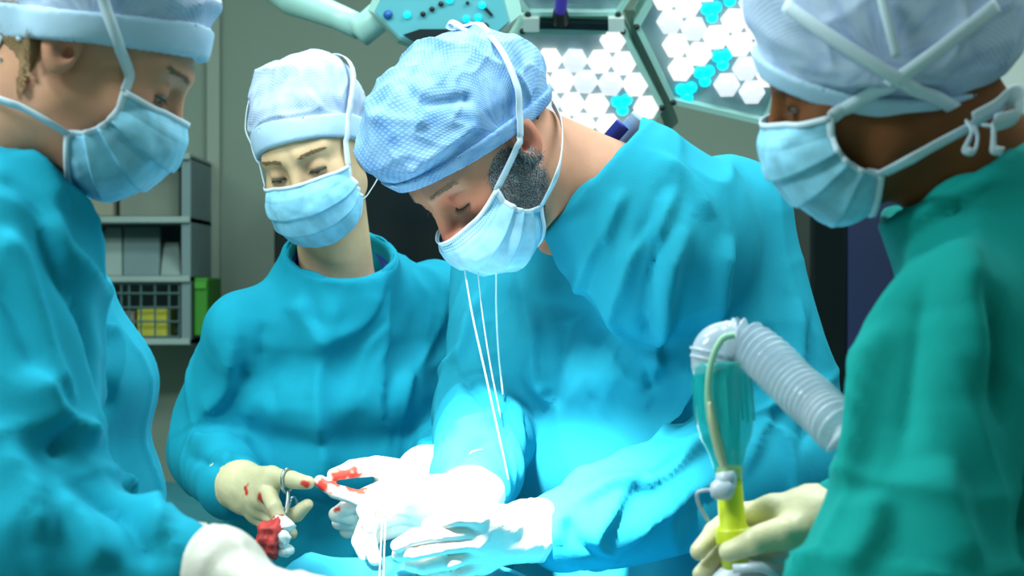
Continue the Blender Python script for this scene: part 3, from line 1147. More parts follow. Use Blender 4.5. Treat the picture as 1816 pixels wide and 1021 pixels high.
def build_mask(hd, m_mask, parent, surf, C=MASK_C, S=MASK_S, flat=0.9, S_right=None):
    nu, nv = 57, 121
    v = np.linspace(0, 1, nv); u = np.linspace(-1, 1, nu)
    Cc = lerp_curve(C, v); Sl = lerp_curve(S, v); Sr = lerp_curve(S_right or S, v)
    V = np.zeros((nv, nu, 3))
    for i in range(nv):
        sx = np.sin(np.abs(u) * math.pi / 2); cx = np.cos(np.abs(u) * math.pi / 2) ** flat
        Ss = np.where((u > 0)[:, None], Sr[i][None], Sl[i][None])
        V[i, :, 0] = np.sign(u) * Ss[:, 0] * sx
        V[i, :, 1] = Ss[:, 1] + (Cc[i, 0] - Ss[:, 1]) * cx
        V[i, :, 2] = Ss[:, 2] + (Cc[i, 1] - Ss[:, 2]) * cx
    # nose bridge pinch at the top edge
    top = np.exp(-(v / .12) ** 2)[:, None]
    V[:, :, 1] -= top * (.010 * np.exp(-((np.abs(u) - .42) / .22) ** 2))[None]
    # pleats: each ramps outward and drops back
    du = np.gradient(V, axis=1); dv = np.gradient(V, axis=0)
    N = np.cross(du, dv); N /= np.linalg.norm(N, axis=2, keepdims=True) + 1e-12
    if N[nv // 2, nu // 2, 1] < 0: N = -N
    pl = np.zeros(nv)
    edges = [.22, .42, .60, .78]
    for a, b in zip(edges[:-1], edges[1:]):
        m = (v >= a) & (v < b)
        pl[m] = (v[m] - a) / (b - a) * .0075
    pl = np.convolve(np.pad(pl, 1, 'edge'), [.15, .7, .15], 'valid')
    amp = .35 + .65 * np.abs(u) ** .7
    noise = (vnoise(V.reshape(-1, 3) * 45, 2).reshape(nv, nu) - .5) * .003 + (vnoise(V.reshape(-1, 3) * 110, 3).reshape(nv, nu) - .5) * .0012
    V = V + N * (pl[:, None] * amp[None] + noise)[..., None]
    # keep the cloth off the face
    q = V.reshape(-1, 3)
    for _ in range(2):
        d = surf(q)
        bad = d < .0025
        if bad.any():
            q[bad] += grad(surf, q[bad]) * (.0025 - d[bad])[:, None]
    V = q.reshape(nv, nu, 3)
    idx = np.arange(nv * nu).reshape(nv, nu)
    Q = np.stack([idx[:-1, :-1], idx[:-1, 1:], idx[1:, 1:], idx[1:, :-1]], -1).reshape(-1, 4)
    uu = np.cumsum(np.r_[0, np.linalg.norm(np.diff(V[nv // 3], axis=0), axis=1)])
    uv = np.stack([np.tile(uu / uu[-1] * 2, (nv, 1)), np.tile(v[:, None], (1, nu))], -1).reshape(-1, 2)
    o = mk('mask', V.reshape(-1, 3), Q, m_mask, parent, hd.M, uv=uv)
    md = o.modifiers.new('thickness', 'SOLIDIFY'); md.thickness = .0016; md.offset = 0
    cen = (0, .02, -.03)
    for s, nm in ((0, 'edge_binding'), (nu - 1, 'edge_binding')):
        Vr, Fr = ribbon(V[::6, s], .0075, .0016, cen, n=3)
        mk(nm, Vr, Fr, M_STRAP, o, hd.M)
    for row, nm in ((0, 'top_hem'), (nv - 1, 'bottom_hem')):
        Vr, Fr = ribbon(V[row, ::4] + N[row, ::4] * .0012, .0055, .0012, cen, n=3)
        mk(nm, Vr, Fr, M_STRAP, o, hd.M)
    return o, V


def lay(surf, pts, off=.0018):
    """pull way-points (head space) onto the head / cap surface"""
    q = spline(pts, 8)
    for _ in range(5):
        d = surf(q) - off
        out = d < 0
        q = q - grad(surf, q) * (np.where(out, d, np.clip(d, 0, .004) * 0))[:, None]
    return q


def pick(hd, surf, px, py):
    """point of the head / cap surface that the photograph shows at (px, py), head space"""
    o = hd.loc(np.array([0, 0, ZC]))[0]
    d = hd.loc(at(px, py, 1.0))[0] - o
    d /= np.linalg.norm(d)
    t = np.linalg.norm(o) - .3
    best = (9, None)
    for _ in range(160):
        q = o + d * t
        v = float(surf(q[None])[0])
        if v < best[0]: best = (v, q)
        if v < .0004 or t > np.linalg.norm(o) + .3: break
        t += max(v * .7, .0006)
    return best[1]


def tie(hd, mask, surf, pts, width=.0095, name='tie', snap=True, centre=(0, -.016, .03), thick=.0012):
    q = lay(surf, pts) if snap else spline(pts, 8)
    Vr, Fr = ribbon(q, width, thick, centre, smooth_pts=False)
    return mk(name, Vr, Fr, M_STRAP, mask, hd.M)


# ------------------------------------------------------------------ hair, lashes, brows
def hairs(hd, parent, name, m, region, n, length, direction, jitter=.35, width=.0006, seed=1, surf=None, lift=.35):
    rs = np.random.RandomState(seed)
    f = surf or (lambda q: head_sdf(q, hd.male, hd.ear))
    lo, hi = np.array(region[0]), np.array(region[1])
    q = lo + rs.rand(n, 3) * (hi - lo)
    for _ in range(6):
        q = q - grad(f, q) * f(q)[:, None]
    ok = ((q > lo - .004) & (q < hi + .004)).all(1)
    if len(region) > 2: ok &= region[2](q)
    q = q[ok]; g = grad(f, q)
    d = np.array(direction) + rs.randn(len(q), 3) * jitter
    d = d - g * (d * g).sum(1)[:, None]
    d /= np.linalg.norm(d, axis=1, keepdims=True) + 1e-9
    w = np.cross(d, g)
    L = length * (.6 + .8 * rs.rand(len(q)))[:, None]
    a, b, c = q - w * width, q + w * width, q + d * L * .55 + g * L * lift * .6
    t = q + d * L + g * L * lift * .7
    V = np.stack([a, b, c + w * width * .8, c - w * width * .8, t], 1).reshape(-1, 3)
    i = np.arange(len(q))[:, None] * 5
    T3 = np.concatenate([i + np.array([[0, 1, 2]]), i + np.array([[0, 2, 3]]), i + np.array([[3, 2, 4]])]).reshape(-1, 3)
    return mk(name, V, T3, m, parent, hd.M)


def hair_shell(hd, parent, name, m, centre, rad, thick=.003):
    f = lambda q: smax(head_sdf(q, hd.male, hd.ear) - thick, ell(q, centre, rad), .006)
    c, r = np.array(centre), np.array(rad)
    V, Q = mesh_sdf(f, c - r * 1.1 - .01, c + r * 1.1 + .01, .003)
    N = vnormals(V, Q)
    V = V + N * ((ridged(V * np.array([260, 60, 60]), 3) - .5) * .002)[:, None]
    return mk(name, V, Q, m, parent, hd.M)


def eyes(hd, parent, m_brow, sides=(-1, 1), gaze=-.55):
    for s in sides:
        c = np.array([s * .031, .0685, -.001])
        b = MB().ball(c, .0138, 24)
        e = b.build('eyeball', M_EYE, parent, True, hd.M)
        g = np.array([0, math.cos(gaze), math.sin(gaze)])
        MB().ball(c + g * .0100, (.0055, .0044, .0055), 16).build('iris', M_IRIS, e, True, hd.M)
        rs = np.random.RandomState(5)
        V, Fc = [], []
        ld = -.0078 if hd.male else -.0040
        for k in range(34):                                   # upper lashes
            a = math.radians(-62 + 124 * k / 33)
            p = c + np.array([math.sin(a) * .0151 * 1.0, math.cos(a) * .0149, ld])
            d = np.array([math.sin(a) * .5, 1.0, -.55 + rs.randn() * .1]); d /= np.linalg.norm(d)
            w = np.array([math.cos(a), -math.sin(a), 0]) * .0006
            n = len(V); V += [p - w, p + w, p + d * .0075]; Fc.append((n, n + 1, n + 2))
        pts = [c + np.array([math.sin(math.radians(a)) * .0153, math.cos(math.radians(a)) * .0151, ld]) for a in range(-66, 67, 12)]
        Vr, Fr = ribbon(pts, .0012, .0008, c, n=3)
        n = len(V); V += list(Vr); Fc += [tuple(i + n for i in f) for f in Fr]
        mk('eyelashes', np.array(V), Fc, M_LASH, parent, hd.M)
        lo, hi = sorted((s * .012, s * .052))
        hairs(hd, parent, 'eyebrow', m_brow, ((lo, .055, .017), (hi, .1, .026), lambda q: np.abs(q[:, 2] - (.0205 + .0030 * np.sin((np.abs(q[:, 0]) - .012) / .04 * 2.9))) < .0021), 300, .0065, (s * 1.0, -.2, .12), .25, .0006, 3, lift=.2)


# ------------------------------------------------------------------ gloves
def build_glove(parent, name, m, wrist, arm, mcps, fingers, thumb, h=.0022, r=1.0, stains=(), wr=.026, cuff=.034, tag_=None):
    W, Ar = np.array(wrist), np.array(arm)
    mcps = [np.array(p) for p in mcps]
    def f(P):
        pal = cone(P, W, Ar, wr, cuff)
        for p in mcps:
            pal = smin(pal, cone(P, W, p, wr * .85, .0125 * r), .02)
        for a, b in zip(mcps[:-1], mcps[1:]):
            pal = smin(pal, cone(P, a, b, .0122 * r, .0122 * r), .01)
        d = pal
        for p0, fg in zip(mcps, fingers):
            rad = [.0118 * r, .0104 * r, .0095 * r, .0080 * r]
            d = np.minimum(d, smin(pal, chain(P, [p0] + fg, rad[:1 + len(fg)], .002), .008))
        th = chain(P, thumb, [.0165 * r, .0135 * r, .0112 * r, .0088 * r][:len(thumb)], .003)
        d = np.minimum(d, smin(pal, th, .014))
        ax = (Ar - W) / np.linalg.norm(Ar - W)
        return smax(d, (P - Ar) @ ax, .003)
    allp = np.array([W, Ar] + mcps + [q for g in fingers for q in g] + list(thumb))
    V, Q = mesh_sdf(f, allp.min(0) - .05, allp.max(0) + .05, h)
    N = vnormals(V, Q)
    ax = (Ar - W) / np.linalg.norm(Ar - W)
    t = (V - W) @ ax
    wrn = sstep(t, -.02, .02)
    p2 = V * 60 + ax * (t * 150)[:, None]
    V = V + N * (wrn * .0034 * (ridged(np.stack([t * 130, V[:, 0] * 14, V[:, 2] * 14], 1), 2) - .5) + .0012 * (vnoise(V * 55, 4) - .5) * 2)[:, None]
    o = mk(name, V, Q, m, parent)
    st = np.zeros(len(V))
    for c, rr in stains:
        dd = np.linalg.norm(V - np.array(c), axis=1) + (vnoise(V * 160, 6) - .5) * .012
        st = np.maximum(st, 1 - sstep(dd, rr * .6, rr))
    a = o.data.attributes.new('stain', 'FLOAT', 'POINT')
    a.data.foreach_set('value', st.astype(np.float32))
    if tag_: o['label'] = tag_
    return o


# ------------------------------------------------------------------ gown
def up_axes(f):
    f = np.array([f[0], f[1], 0.0]); f /= np.linalg.norm(f)
    return np.array([f[1], -f[0], 0.0]), f          # right, front


def build_gown(parent, m, spec, wc, h=.0052):
    right, front = up_axes(spec['front'])
    cc, ax, cr = np.array(spec['cc']), np.array(spec['cax'], float), spec['cr']
    ax = ax / np.linalg.norm(ax)
    sl = spec['sleeves']
    nodes = [(np.array(c), a, b) for c, a, b in spec['nodes']]

    def f(P):
        d = loft(P, nodes, right, front, .06)
        for extra in spec.get('extra', []):
            d = smin(d, ell(P, *extra), .05)
        base = cc - ax * spec.get('cl', .13)
        col = cone(P, base, cc + ax * .02, cr * spec.get('cb', 1.35), cr)
        d = smin(d, col, .05)
        for pts, rad in sl:
            d = smin(d, cone(P, base, pts[0], .055, rad[0] * .8), .05)
        for pts, rad in sl:
            d = smin(d, chain(P, pts, rad, .03), spec.get('ks', .03))
        # flat cut of the collar and of the sleeve ends, neck opening
        rr = (P - cc) - ((P - cc) @ ax)[:, None] * ax
        near = np.linalg.norm(rr, axis=1) - cr * 1.18
        d = smax(d, -np.maximum(-((P - cc) @ ax), near), .004)
        d = smax(d, -cone(P, cc - ax * spec.get('hole', .07), cc + ax * .1, cr - .012, cr - .004), .006)
        return d
    lo = np.min([c for c, _, _ in nodes], 0) - .4; hi = np.max([c for c, _, _ in nodes], 0) + .4
    allp = np.array([p for pts, _ in sl for p in pts])
    lo = np.minimum(lo, allp.min(0) - .12); hi = np.maximum(hi, allp.max(0) + .12)
    lo[2] = max(lo[2], spec.get('zmin', .18)); hi[2] = max(hi[2], cc[2] + .1)
    V, Q = mesh_sdf(f, lo, hi, h, warp=(wc, .38, 1.6))
    N = vnormals(V, Q)
    Ns = smooth_mesh(N, Q, 6); Ns /= np.linalg.norm(Ns, axis=1, keepdims=True) + 1e-9
    # broad drape: soft folds that run down the cloth
    A = spec.get('wr', .008)
    wp = V + (np.stack([vnoise(V * 4, 11), vnoise(V * 4, 12), vnoise(V * 4, 13)], 1) - .5) * .14
    n1 = ridged(wp * np.array([8, 8, 1.3]), 1)
    n2 = ridged(wp * np.array([17, 17, 2.6]) + 3, 2)
    am = .35 + 1.1 * vnoise(V * 3.2, 15)
    D = am * (A * ((n1 ** 3) * 1.7 - .4) + A * .5 * ((n2 ** 3) * 1.5 - .35))
    # cross folds gathered on the sleeves, strongest at the elbow and the cuff
    for pts, rad in sl:
        pts = [np.array(p) for p in pts]
        best = np.full(len(V), 9.); tt = np.zeros(len(V)); acc = 0
        for i in range(len(pts) - 1):
            ba = pts[i + 1] - pts[i]; L = np.linalg.norm(ba)
            t = np.clip(((V - pts[i]) @ ba) / (L * L), 0, 1)
            d = np.linalg.norm(V - pts[i] - t[:, None] * ba, axis=1) - (rad[i] + (rad[i + 1] - rad[i]) * t)
            b = d < best
            best[b] = d[b]; tt[b] = acc + t[b] * L
            acc += L
        on = 1 - sstep(best, .0, .03)
        Lu = np.linalg.norm(pts[1] - pts[0])
        el = np.exp(-((tt - Lu) / .08) ** 2) + .8 * np.exp(-((tt - acc) / .06) ** 2) + .12
        ang = V[:, 0] * 9 + V[:, 2] * 7 + V[:, 1] * 5
        cx = np.stack([tt * 20 + .35 * ang, wp[:, 0] * 5 + wp[:, 2] * 3, wp[:, 1] * 5], 1)
        D += on * el * spec.get('sw', .007) * (ridged(cx, 21) ** 3 * 1.5 - .4)
    rimd = np.abs((V - cc) @ ax) + np.maximum(np.linalg.norm((V - cc) - ((V - cc) @ ax)[:, None] * ax, axis=1) - cr * 1.3, 0)
    keep = sstep(rimd, .006, .05)
    V2 = V + Ns * (D * keep)[:, None]
    if spec.get('strokes'):
        N2 = vnormals(V2, Q)
        V2 = V2 + Ns * fold(V2, N2, spec['strokes'])[:, None]
    V2 = smooth_mesh(V2, Q, 1, .35)
    o = mk('gown', V2, Q, m, parent)
    # collar hem
    e1 = np.cross(ax, np.array([0.3, 1, 0.1])); e1 /= np.linalg.norm(e1); e2 = np.cross(ax, e1)
    ring = np.array([cc + (e1 * math.cos(a) + e2 * math.sin(a)) * (cr - .0015) for a in np.linspace(0, 2 * math.pi, 72, endpoint=False)])
    hw = spec.get('hem', .022)
    rn = ring - ax * (hw * .42)
    ph = np.linspace(0, 2 * math.pi, 72, endpoint=False)
    wob = (vnoise(np.stack([np.cos(ph) * 2.5, np.sin(ph) * 2.5, ph * 0], 1), 9) - .5)
    rn = rn + ax[None] * (wob * .012)[:, None]
    Vr, Fr = ribbon(rn, hw, .004, normals=[p - cc + ax * ((cc - p) @ ax) + ax * .25 * cr for p in rn], closed=True, smooth_pts=False)
    mk('collar', Vr, Fr, m, o)
    return o, V2, vnormals(V2, Q)


def arc_band(parent, name, m, c, ax, up, r, width, a0, a1, thick=.003):
    ax = np.array(ax, float); ax /= np.linalg.norm(ax)
    e1 = np.array(up, float); e1 -= ax * (e1 @ ax); e1 /= np.linalg.norm(e1)
    e2 = np.cross(ax, e1)
    if e2[1] < 0: e2 = -e2
    ph = np.radians(np.linspace(a0, a1, 40))
    ring = np.array([c + (e1 * math.cos(a) + e2 * math.sin(a)) * r for a in ph])
    Vr, Fr = ribbon(ring, width, thick, normals=[p - c for p in ring], smooth_pts=False)
    return mk(name, Vr, Fr, m, parent)


def ring_band(parent, name, m, c, ax, r, width, thick=.003, sq=1.0, tilt=.0):
    ax = np.array(ax, float); ax /= np.linalg.norm(ax)
    e1 = np.cross(ax, np.array([0.3, 1, 0.1])); e1 /= np.linalg.norm(e1); e2 = np.cross(ax, e1)
    ph = np.linspace(0, 2 * math.pi, 60, endpoint=False)
    ring = np.array([c + (e1 * math.cos(a) + e2 * math.sin(a) * sq) * r for a in ph])
    Vr, Fr = ribbon(ring, width, thick, normals=[p - c + ax * tilt for p in ring], closed=True, smooth_pts=False)
    return mk(name, Vr, Fr, m, parent)


# ------------------------------------------------------------------ body
def build_body(parent, m, hd, spec):
    right, front = up_axes(spec['front'])
    nb, rn = np.array(spec['neck']), spec['neck_r']
    top = hd.wor((0, -.022, -.045))
    nodes = [(np.array(c), a * .80, b * .78) for c, a, b in spec['torso']]
    hip = nodes[0][0]

    def f(P):
        d = hd.sdf(P)
        d = smin(d, cone(P, top, nb, rn, rn * 1.08), .022)
        d = smin(d, cone(P, hd.wor((0, -.05, -.03)), nb - front * .03, rn * .75, rn), .02)
        t = loft(P, nodes, right, front, .06)
        for pts, rad in spec['sleeves']:
            t = smin(t, cone(P, nb - np.array([0, 0, .045]), pts[0], .040, min(.045, rad[0] * .55)), .03)
            t = smin(t, chain(P, pts, [min(.048, rad[0] * .55), min(.040, rad[1] * .52), .022][:len(pts)], .02), .02)
        for s in (-1, 1):
            h0 = hip + right * .085 * s
            kn = np.array([h0[0], h0[1], .5]) + front * .02; an = np.array([h0[0], h0[1], .08])
            t = smin(t, chain(P, [h0, kn, an], [.085, .06, .042], .03), .04)
            t = smin(t, cone(P, an - np.array([0, 0, .04]) - front * .02, an + front * .17 - np.array([0, 0, .045]), .042, .034), .02)
        return smin(d, t, .04)
    R = 1.75
    V, Q = mesh_sdf(f, hd.c - R, hd.c + R, .0028, warp=(hd.c, .17, 2.2))
    V[:, 2] = np.maximum(V[:, 2], 0.0)
    o = mk('body', V, Q, m, parent)
    q = hd.loc(V)
    qa = np.stack([np.abs(q[:, 0]), q[:, 1], q[:, 2]], 1)
    fl = np.zeros(len(V))
    for c, r in (((0, .105, -.033), .022), ((.044, .064, -.03), .026), ((.078, -.018, -.01), .024), ((.031, .082, .004), .016)):
        fl = np.maximum(fl, np.exp(-(np.linalg.norm(qa - np.array(c), axis=1) / r) ** 2))
    a = o.data.attributes.new('flush', 'FLOAT', 'POINT')
    a.data.foreach_set('value', (fl * spec.get('flush', .6)).astype(np.float32))
    return o


def torso_nodes(lo, hi, zs, rx, ry):
    """straight torso axis between two points (x, y) at heights zs"""
    out = []
    for z, a, b in zip(zs, rx, ry):
        t = (z - lo[2]) / (hi[2] - lo[2])
        p = np.array(lo) + (np.array(hi) - np.array(lo)) * np.clip(t, 0, 1)
        out.append((np.array([p[0], p[1], z]), a, b))
    return out

# ================================================================== the surgeon
SK_M = skin_mat('ruddy skin', srgb(196, 142, 116), srgb(192, 98, 84))
H_GREY = hair_mat('grey beard hair', srgb(46, 44, 46), srgb(170, 172, 178))
H_DARK = hair_mat('dark brown hair', srgb(44, 34, 26), srgb(84, 68, 50))
H_BROWM = hair_mat('sandy brow hair', srgb(120, 88, 66), srgb(180, 150, 124))


def surgeon():
    fr = (-.56, -.83)
    LS, RS = at(1290, 405, 2.42), at(915, 450, 2.60)
    t = empty('person', (.2, 2.62, 0), 'surgeon in a turquoise gown and blue cap bending over brightly lit gloved hands', 'person')
    hd = Head(-54, 52, 3, 845, 268, 2.27, 1.055, True)
    mid = (LS + RS) / 2
    f3 = np.array([fr[0], fr[1], 0])
    lo = np.array([mid[0] + .05, mid[1] + .10, .90]); hi = np.array([mid[0] - .01, mid[1] - .02, 1.42])
    sl = [([LS, at(1385, 815, 2.36), at(1000, 940, 2.20)], [.088, .092, .050]),
          ([RS, at(862, 735, 2.50), at(842, 860, 2.27)], [.075, .068, .050])]
    cc, cax = at(1056, 314, 2.33), (-.72, .0, .66)
    nodes = torso_nodes(lo, hi, (.2, .7, .95, 1.15, 1.28, 1.36), (.26, .24, .215, .20, .20, .170), (.20, .19, .175, .165, .155, .12))
    spec = dict(front=fr, cc=cc, cax=cax, cr=.098, cl=.12, cb=1.25, sleeves=sl, nodes=nodes, wr=.006, sw=.009, hem=.026, hole=.09,
                torso=nodes[2:-1], neck=cc - np.array(cax) * .05, neck_r=.062, flush=.7)
    spec['strokes'] = [
        ([(1130, 400), (1100, 500), (1082, 582), (1076, 660)], .012, .013),
        ([(1228, 395), (1198, 491), (1180, 576), (1160, 655), (1150, 720)], .013, .020),
        ([(1310, 415), (1295, 490), (1283, 552), (1262, 610)], .012, .015),
        ([(1165, 400), (1149, 470), (1140, 600), (1152, 700), (1170, 770)], .011, -.024),
        ([(1250, 640), (1232, 690), (1198, 742), (1164, 768)], .011, .018),
        ([(1215, 790), (1182, 820), (1145, 832)], .009, -.026),
        ([(1300, 740), (1230, 790), (1155, 845), (1090, 850), (1020, 882)], .011, .018),
        ([(1125, 826), (1088, 917), (1070, 965), (1095, 1005)], .010, .014),
        ([(1003, 905), (1045, 965), (1100, 1008)], .009, -.014),
        ([(1453, 552), (1452, 640), (1446, 720), (1430, 790)], .010, -.022),
        ([(1425, 520), (1432, 640), (1420, 760)], .014, .012),
        ([(906, 480), (942, 582), (955, 692), (942, 790)], .014, .014),
        ([(1000, 560), (979, 655), (975, 740)], .012, -.010),
        ([(1060, 420), (1020, 500), (1000, 560)], .010, .010),
        ([(1170, 260), (1230, 310), (1275, 380)], .012, .010),
        ([(1105, 330), (1075, 400), (1060, 440)], .009, .009),
        ([(1185, 310), (1140, 380), (1110, 450)], .009, -.010),
        ([(1215, 330), (1180, 400), (1165, 440)], .009, .010),
        ([(1300, 830), (1200, 905), (1110, 985)], .014, .014),
        ([(1360, 560), (1330, 680), (1260, 780)], .014, -.012),
        ([(1390, 600), (1375, 720), (1330, 830)], .013, .012),
        ([(800, 650), (845, 690), (885, 700)], .009, -.018),
        ([(790, 760), (840, 738), (890, 722)], .010, .016),
        ([(795, 815), (835, 780), (885, 772)], .008, -.014),
        ([(842, 510), (820, 580), (800, 640)], .012, .012),
        ([(870, 500), (860, 590), (868, 660)], .010, -.010),
        ([(1030, 620), (1040, 720), (1030, 800)], .014, -.008),
        ([(1015, 900), (990, 920), (985, 970)], .008, .010),
    ]
    build_body(t, SK_M, hd, spec)
    g, GV, GN = build_gown(t, M_GOWN_M, spec, at(1050, 600, 2.35), .0046)
    capsp = dict(zf=.044, zb=-.026, bw=.016, puff=.006, wr=.0058, wscale=(15, 15, 22), lumps=[((0, -.085, .03), (.064, .040, .056)), ((0, .035, .085), (.066, .070, .050))],
                 folds=[([(-.05, .09, .07), (.0, .085, .09), (.05, .06, .09)], .006, .0060), ([(-.06, .05, .10), (-.02, .06, .125), (.04, .03, .13)], .007, .0075),
                        ([(-.08, .0, .08), (-.06, .03, .11), (-.03, .02, .13)], .007, -.0075), ([(-.08, .02, .055), (-.06, .07, .07), (-.03, .09, .08)], .006, .0060),
                        ([(.0, .0, .14), (.04, .02, .125), (.07, .03, .09)], .008, .0075)])
    cap, cf = build_cap(hd, capsp, M_CAP_M, M_CAP_M, t, .0024)
    surf = lambda q: np.minimum(head_sdf(q, True), cf(q) - .004)
    hsurf = lambda q: head_sdf(q, True)
    eyes(hd, t, H_BROWM)
    for s in (-1, 1):
        hair_shell(hd, t, 'stubble', H_GREY, (s * .062, .022, -.055), (.03, .036, .056), .0010)
        lo_, hi_ = sorted((s * .035, s * .085))
        hairs(hd, t, 'beard', H_GREY, ((lo_, -.022, -.105), (hi_, .055, .008), lambda q: (q[:, 1] - .02) ** 2 / .04 ** 2 + (q[:, 2] + .05) ** 2 / .058 ** 2 < 1), 7000, .010, (0, .45, -.9), .35, .00042, 8, lift=.25)
    hair_shell(hd, t, 'hair', H_DARK, (0, -.085, -.03), (.075, .045, .05), .004)
    hairs(hd, t, 'hair', H_DARK, ((-.085, -.12, -.075), (.085, -.05, .0)), 2600, .009, (0, -.3, -.9), .25, .0006, 4, lift=.12)
    mk_, MV = build_mask(hd, M_MASK, t, hsurf, C=[(.116, -.029), (.121, -.046), (.117, -.072), (.103, -.100), (.076, -.122), (.050, -.124)],
                         S_right=[(.052, .062, -.048), (.058, .060, -.054), (.062, .052, -.062), (.062, .040, -.070), (.058, .026, -.078)])
    a, b = MV[0, 0], MV[-1, 0]
    L = lambda px, py, D: hd.loc(at(px, py, D))[0]
    for s, k in ((-1, 0), (1, -1)):
        if s == 1:
            tie(hd, mk_, surf, [MV[0, k], (s * .070, .045, .0), (s * .080, .03, .03), (s * .086, .01, .05)])
            tie(hd, mk_, surf, [MV[-1, k], (s * .066, .0, -.085), (s * .080, -.045, -.06), (s * .064, -.095, -.04), (s * .02, -.125, -.025)])
        else:
            tie(hd, mk_, surf, [MV[0, k]] + [pick(hd, surf, x, y) for x, y in ((917, 258), (920, 225), (918, 185), (906, 130), (888, 92), (868, 66))])
            tie(hd, mk_, surf, [MV[-1, k]] + [hd.loc(at(*p))[0] for p in ((986, 312, 2.20), (996, 262, 2.225), (994, 215, 2.26), (978, 182, 2.30))], snap=False)
    # bow of the upper ties on the crown of the cap
    P = hd.loc
    B = lambda *pp: [hd.loc(at(*x))[0] for x in pp]
    tie(hd, mk_, surf, B((872, 70, 2.235), (850, 44, 2.24), (826, 46, 2.24), (806, 52, 2.24), (796, 44, 2.24), (802, 40, 2.238), (824, 52, 2.236), (852, 62, 2.235)), snap=False, name='bow', centre=(0, 0, -.3))
    tie(hd, mk_, surf, B((866, 78, 2.235), (880, 72, 2.24), (894, 74, 2.245), (896, 84, 2.245), (880, 84, 2.238), (868, 82, 2.235)), snap=False, name='bow', centre=(0, 0, -.3))
    # undershirt and scrub collar round the neck
    ca = np.array(cax) / np.linalg.norm(cax)
    arc_band(t, 'scrub_collar', M_SCRUB, cc + ca * .020, cax, (.66, 0, .72), .078, .020, 20, 150)
    arc_band(t, 'undershirt', M_SCRUB2, cc + ca * .006, cax, (.66, 0, .72), .092, .030, -20, 150)
    # thin white cords from the mask down the gown
    for pp, w in (([(822, 466), (838, 560), (858, 650), (880, 750), (902, 850)], .0012), ([(846, 468), (856, 560), (870, 650), (888, 740)], .0010), ([(880, 470), (880, 540), (884, 620), (892, 700)], .0014)):
        Da, Db = hd.wor(MV[-1, 20])[1] - .02, on_surface(GV, GN, *pp[-1])[1] - .006
        S = [at(x, y, Da + (Db - Da) * min(1, ((y - pp[0][1]) / (pp[-1][1] - pp[0][1])) * 1.6)) for x, y in pp]
        MB().tube(spline(S, 6), w, 6).build('white_cord', M_STRAP, t, True)
    # gloves
    A = A3
    build_glove(t, 'glove', M_GLOVE_W, at(842, 872, 2.25), at(848, 838, 2.31),
                A([(738, 876, 2.155), (735, 890, 2.17), (738, 906, 2.19), (745, 922, 2.205)]),
                [A([(672, 872, 2.125), (648, 905, 2.115), (655, 935, 2.115)]), A([(662, 905, 2.14), (652, 950, 2.12), (664, 990, 2.12)]),
                 A([(652, 928, 2.17), (637, 960, 2.155), (648, 985, 2.15)]), A([(665, 945, 2.19), (650, 970, 2.18), (660, 985, 2.175)])],
                A([(800, 868, 2.19), (752, 862, 2.14), (712, 880, 2.105), (688, 905, 2.10)]), r=1.04, wr=.030, cuff=.044)
    build_glove(t, 'glove', M_GLOVE_W, at(935, 940, 2.165), at(995, 938, 2.195),
                A([(850, 935, 2.10), (848, 955, 2.105), (850, 975, 2.12), (858, 995, 2.135)]),
                [A([(778, 945, 2.07), (735, 952, 2.075), (705, 968, 2.085)]), A([(780, 968, 2.075), (735, 978, 2.08), (708, 982, 2.10)]),
                 A([(792, 995, 2.09), (752, 1003, 2.10), (728, 1000, 2.11)]), A([(805, 1015, 2.105), (772, 1020, 2.115), (750, 1012, 2.125)])],
                A([(902, 920, 2.12), (848, 912, 2.085), (800, 915, 2.07), (762, 932, 2.07)]), r=1.04, wr=.030, cuff=.046)
    return t


# ================================================================== nurse behind the table (faces the camera)
SK_2 = skin_mat('fair skin', srgb(208, 178, 142), srgb(190, 128, 100))
H_BR2 = hair_mat('light brown hair', srgb(110, 82, 56), srgb(150, 120, 86))


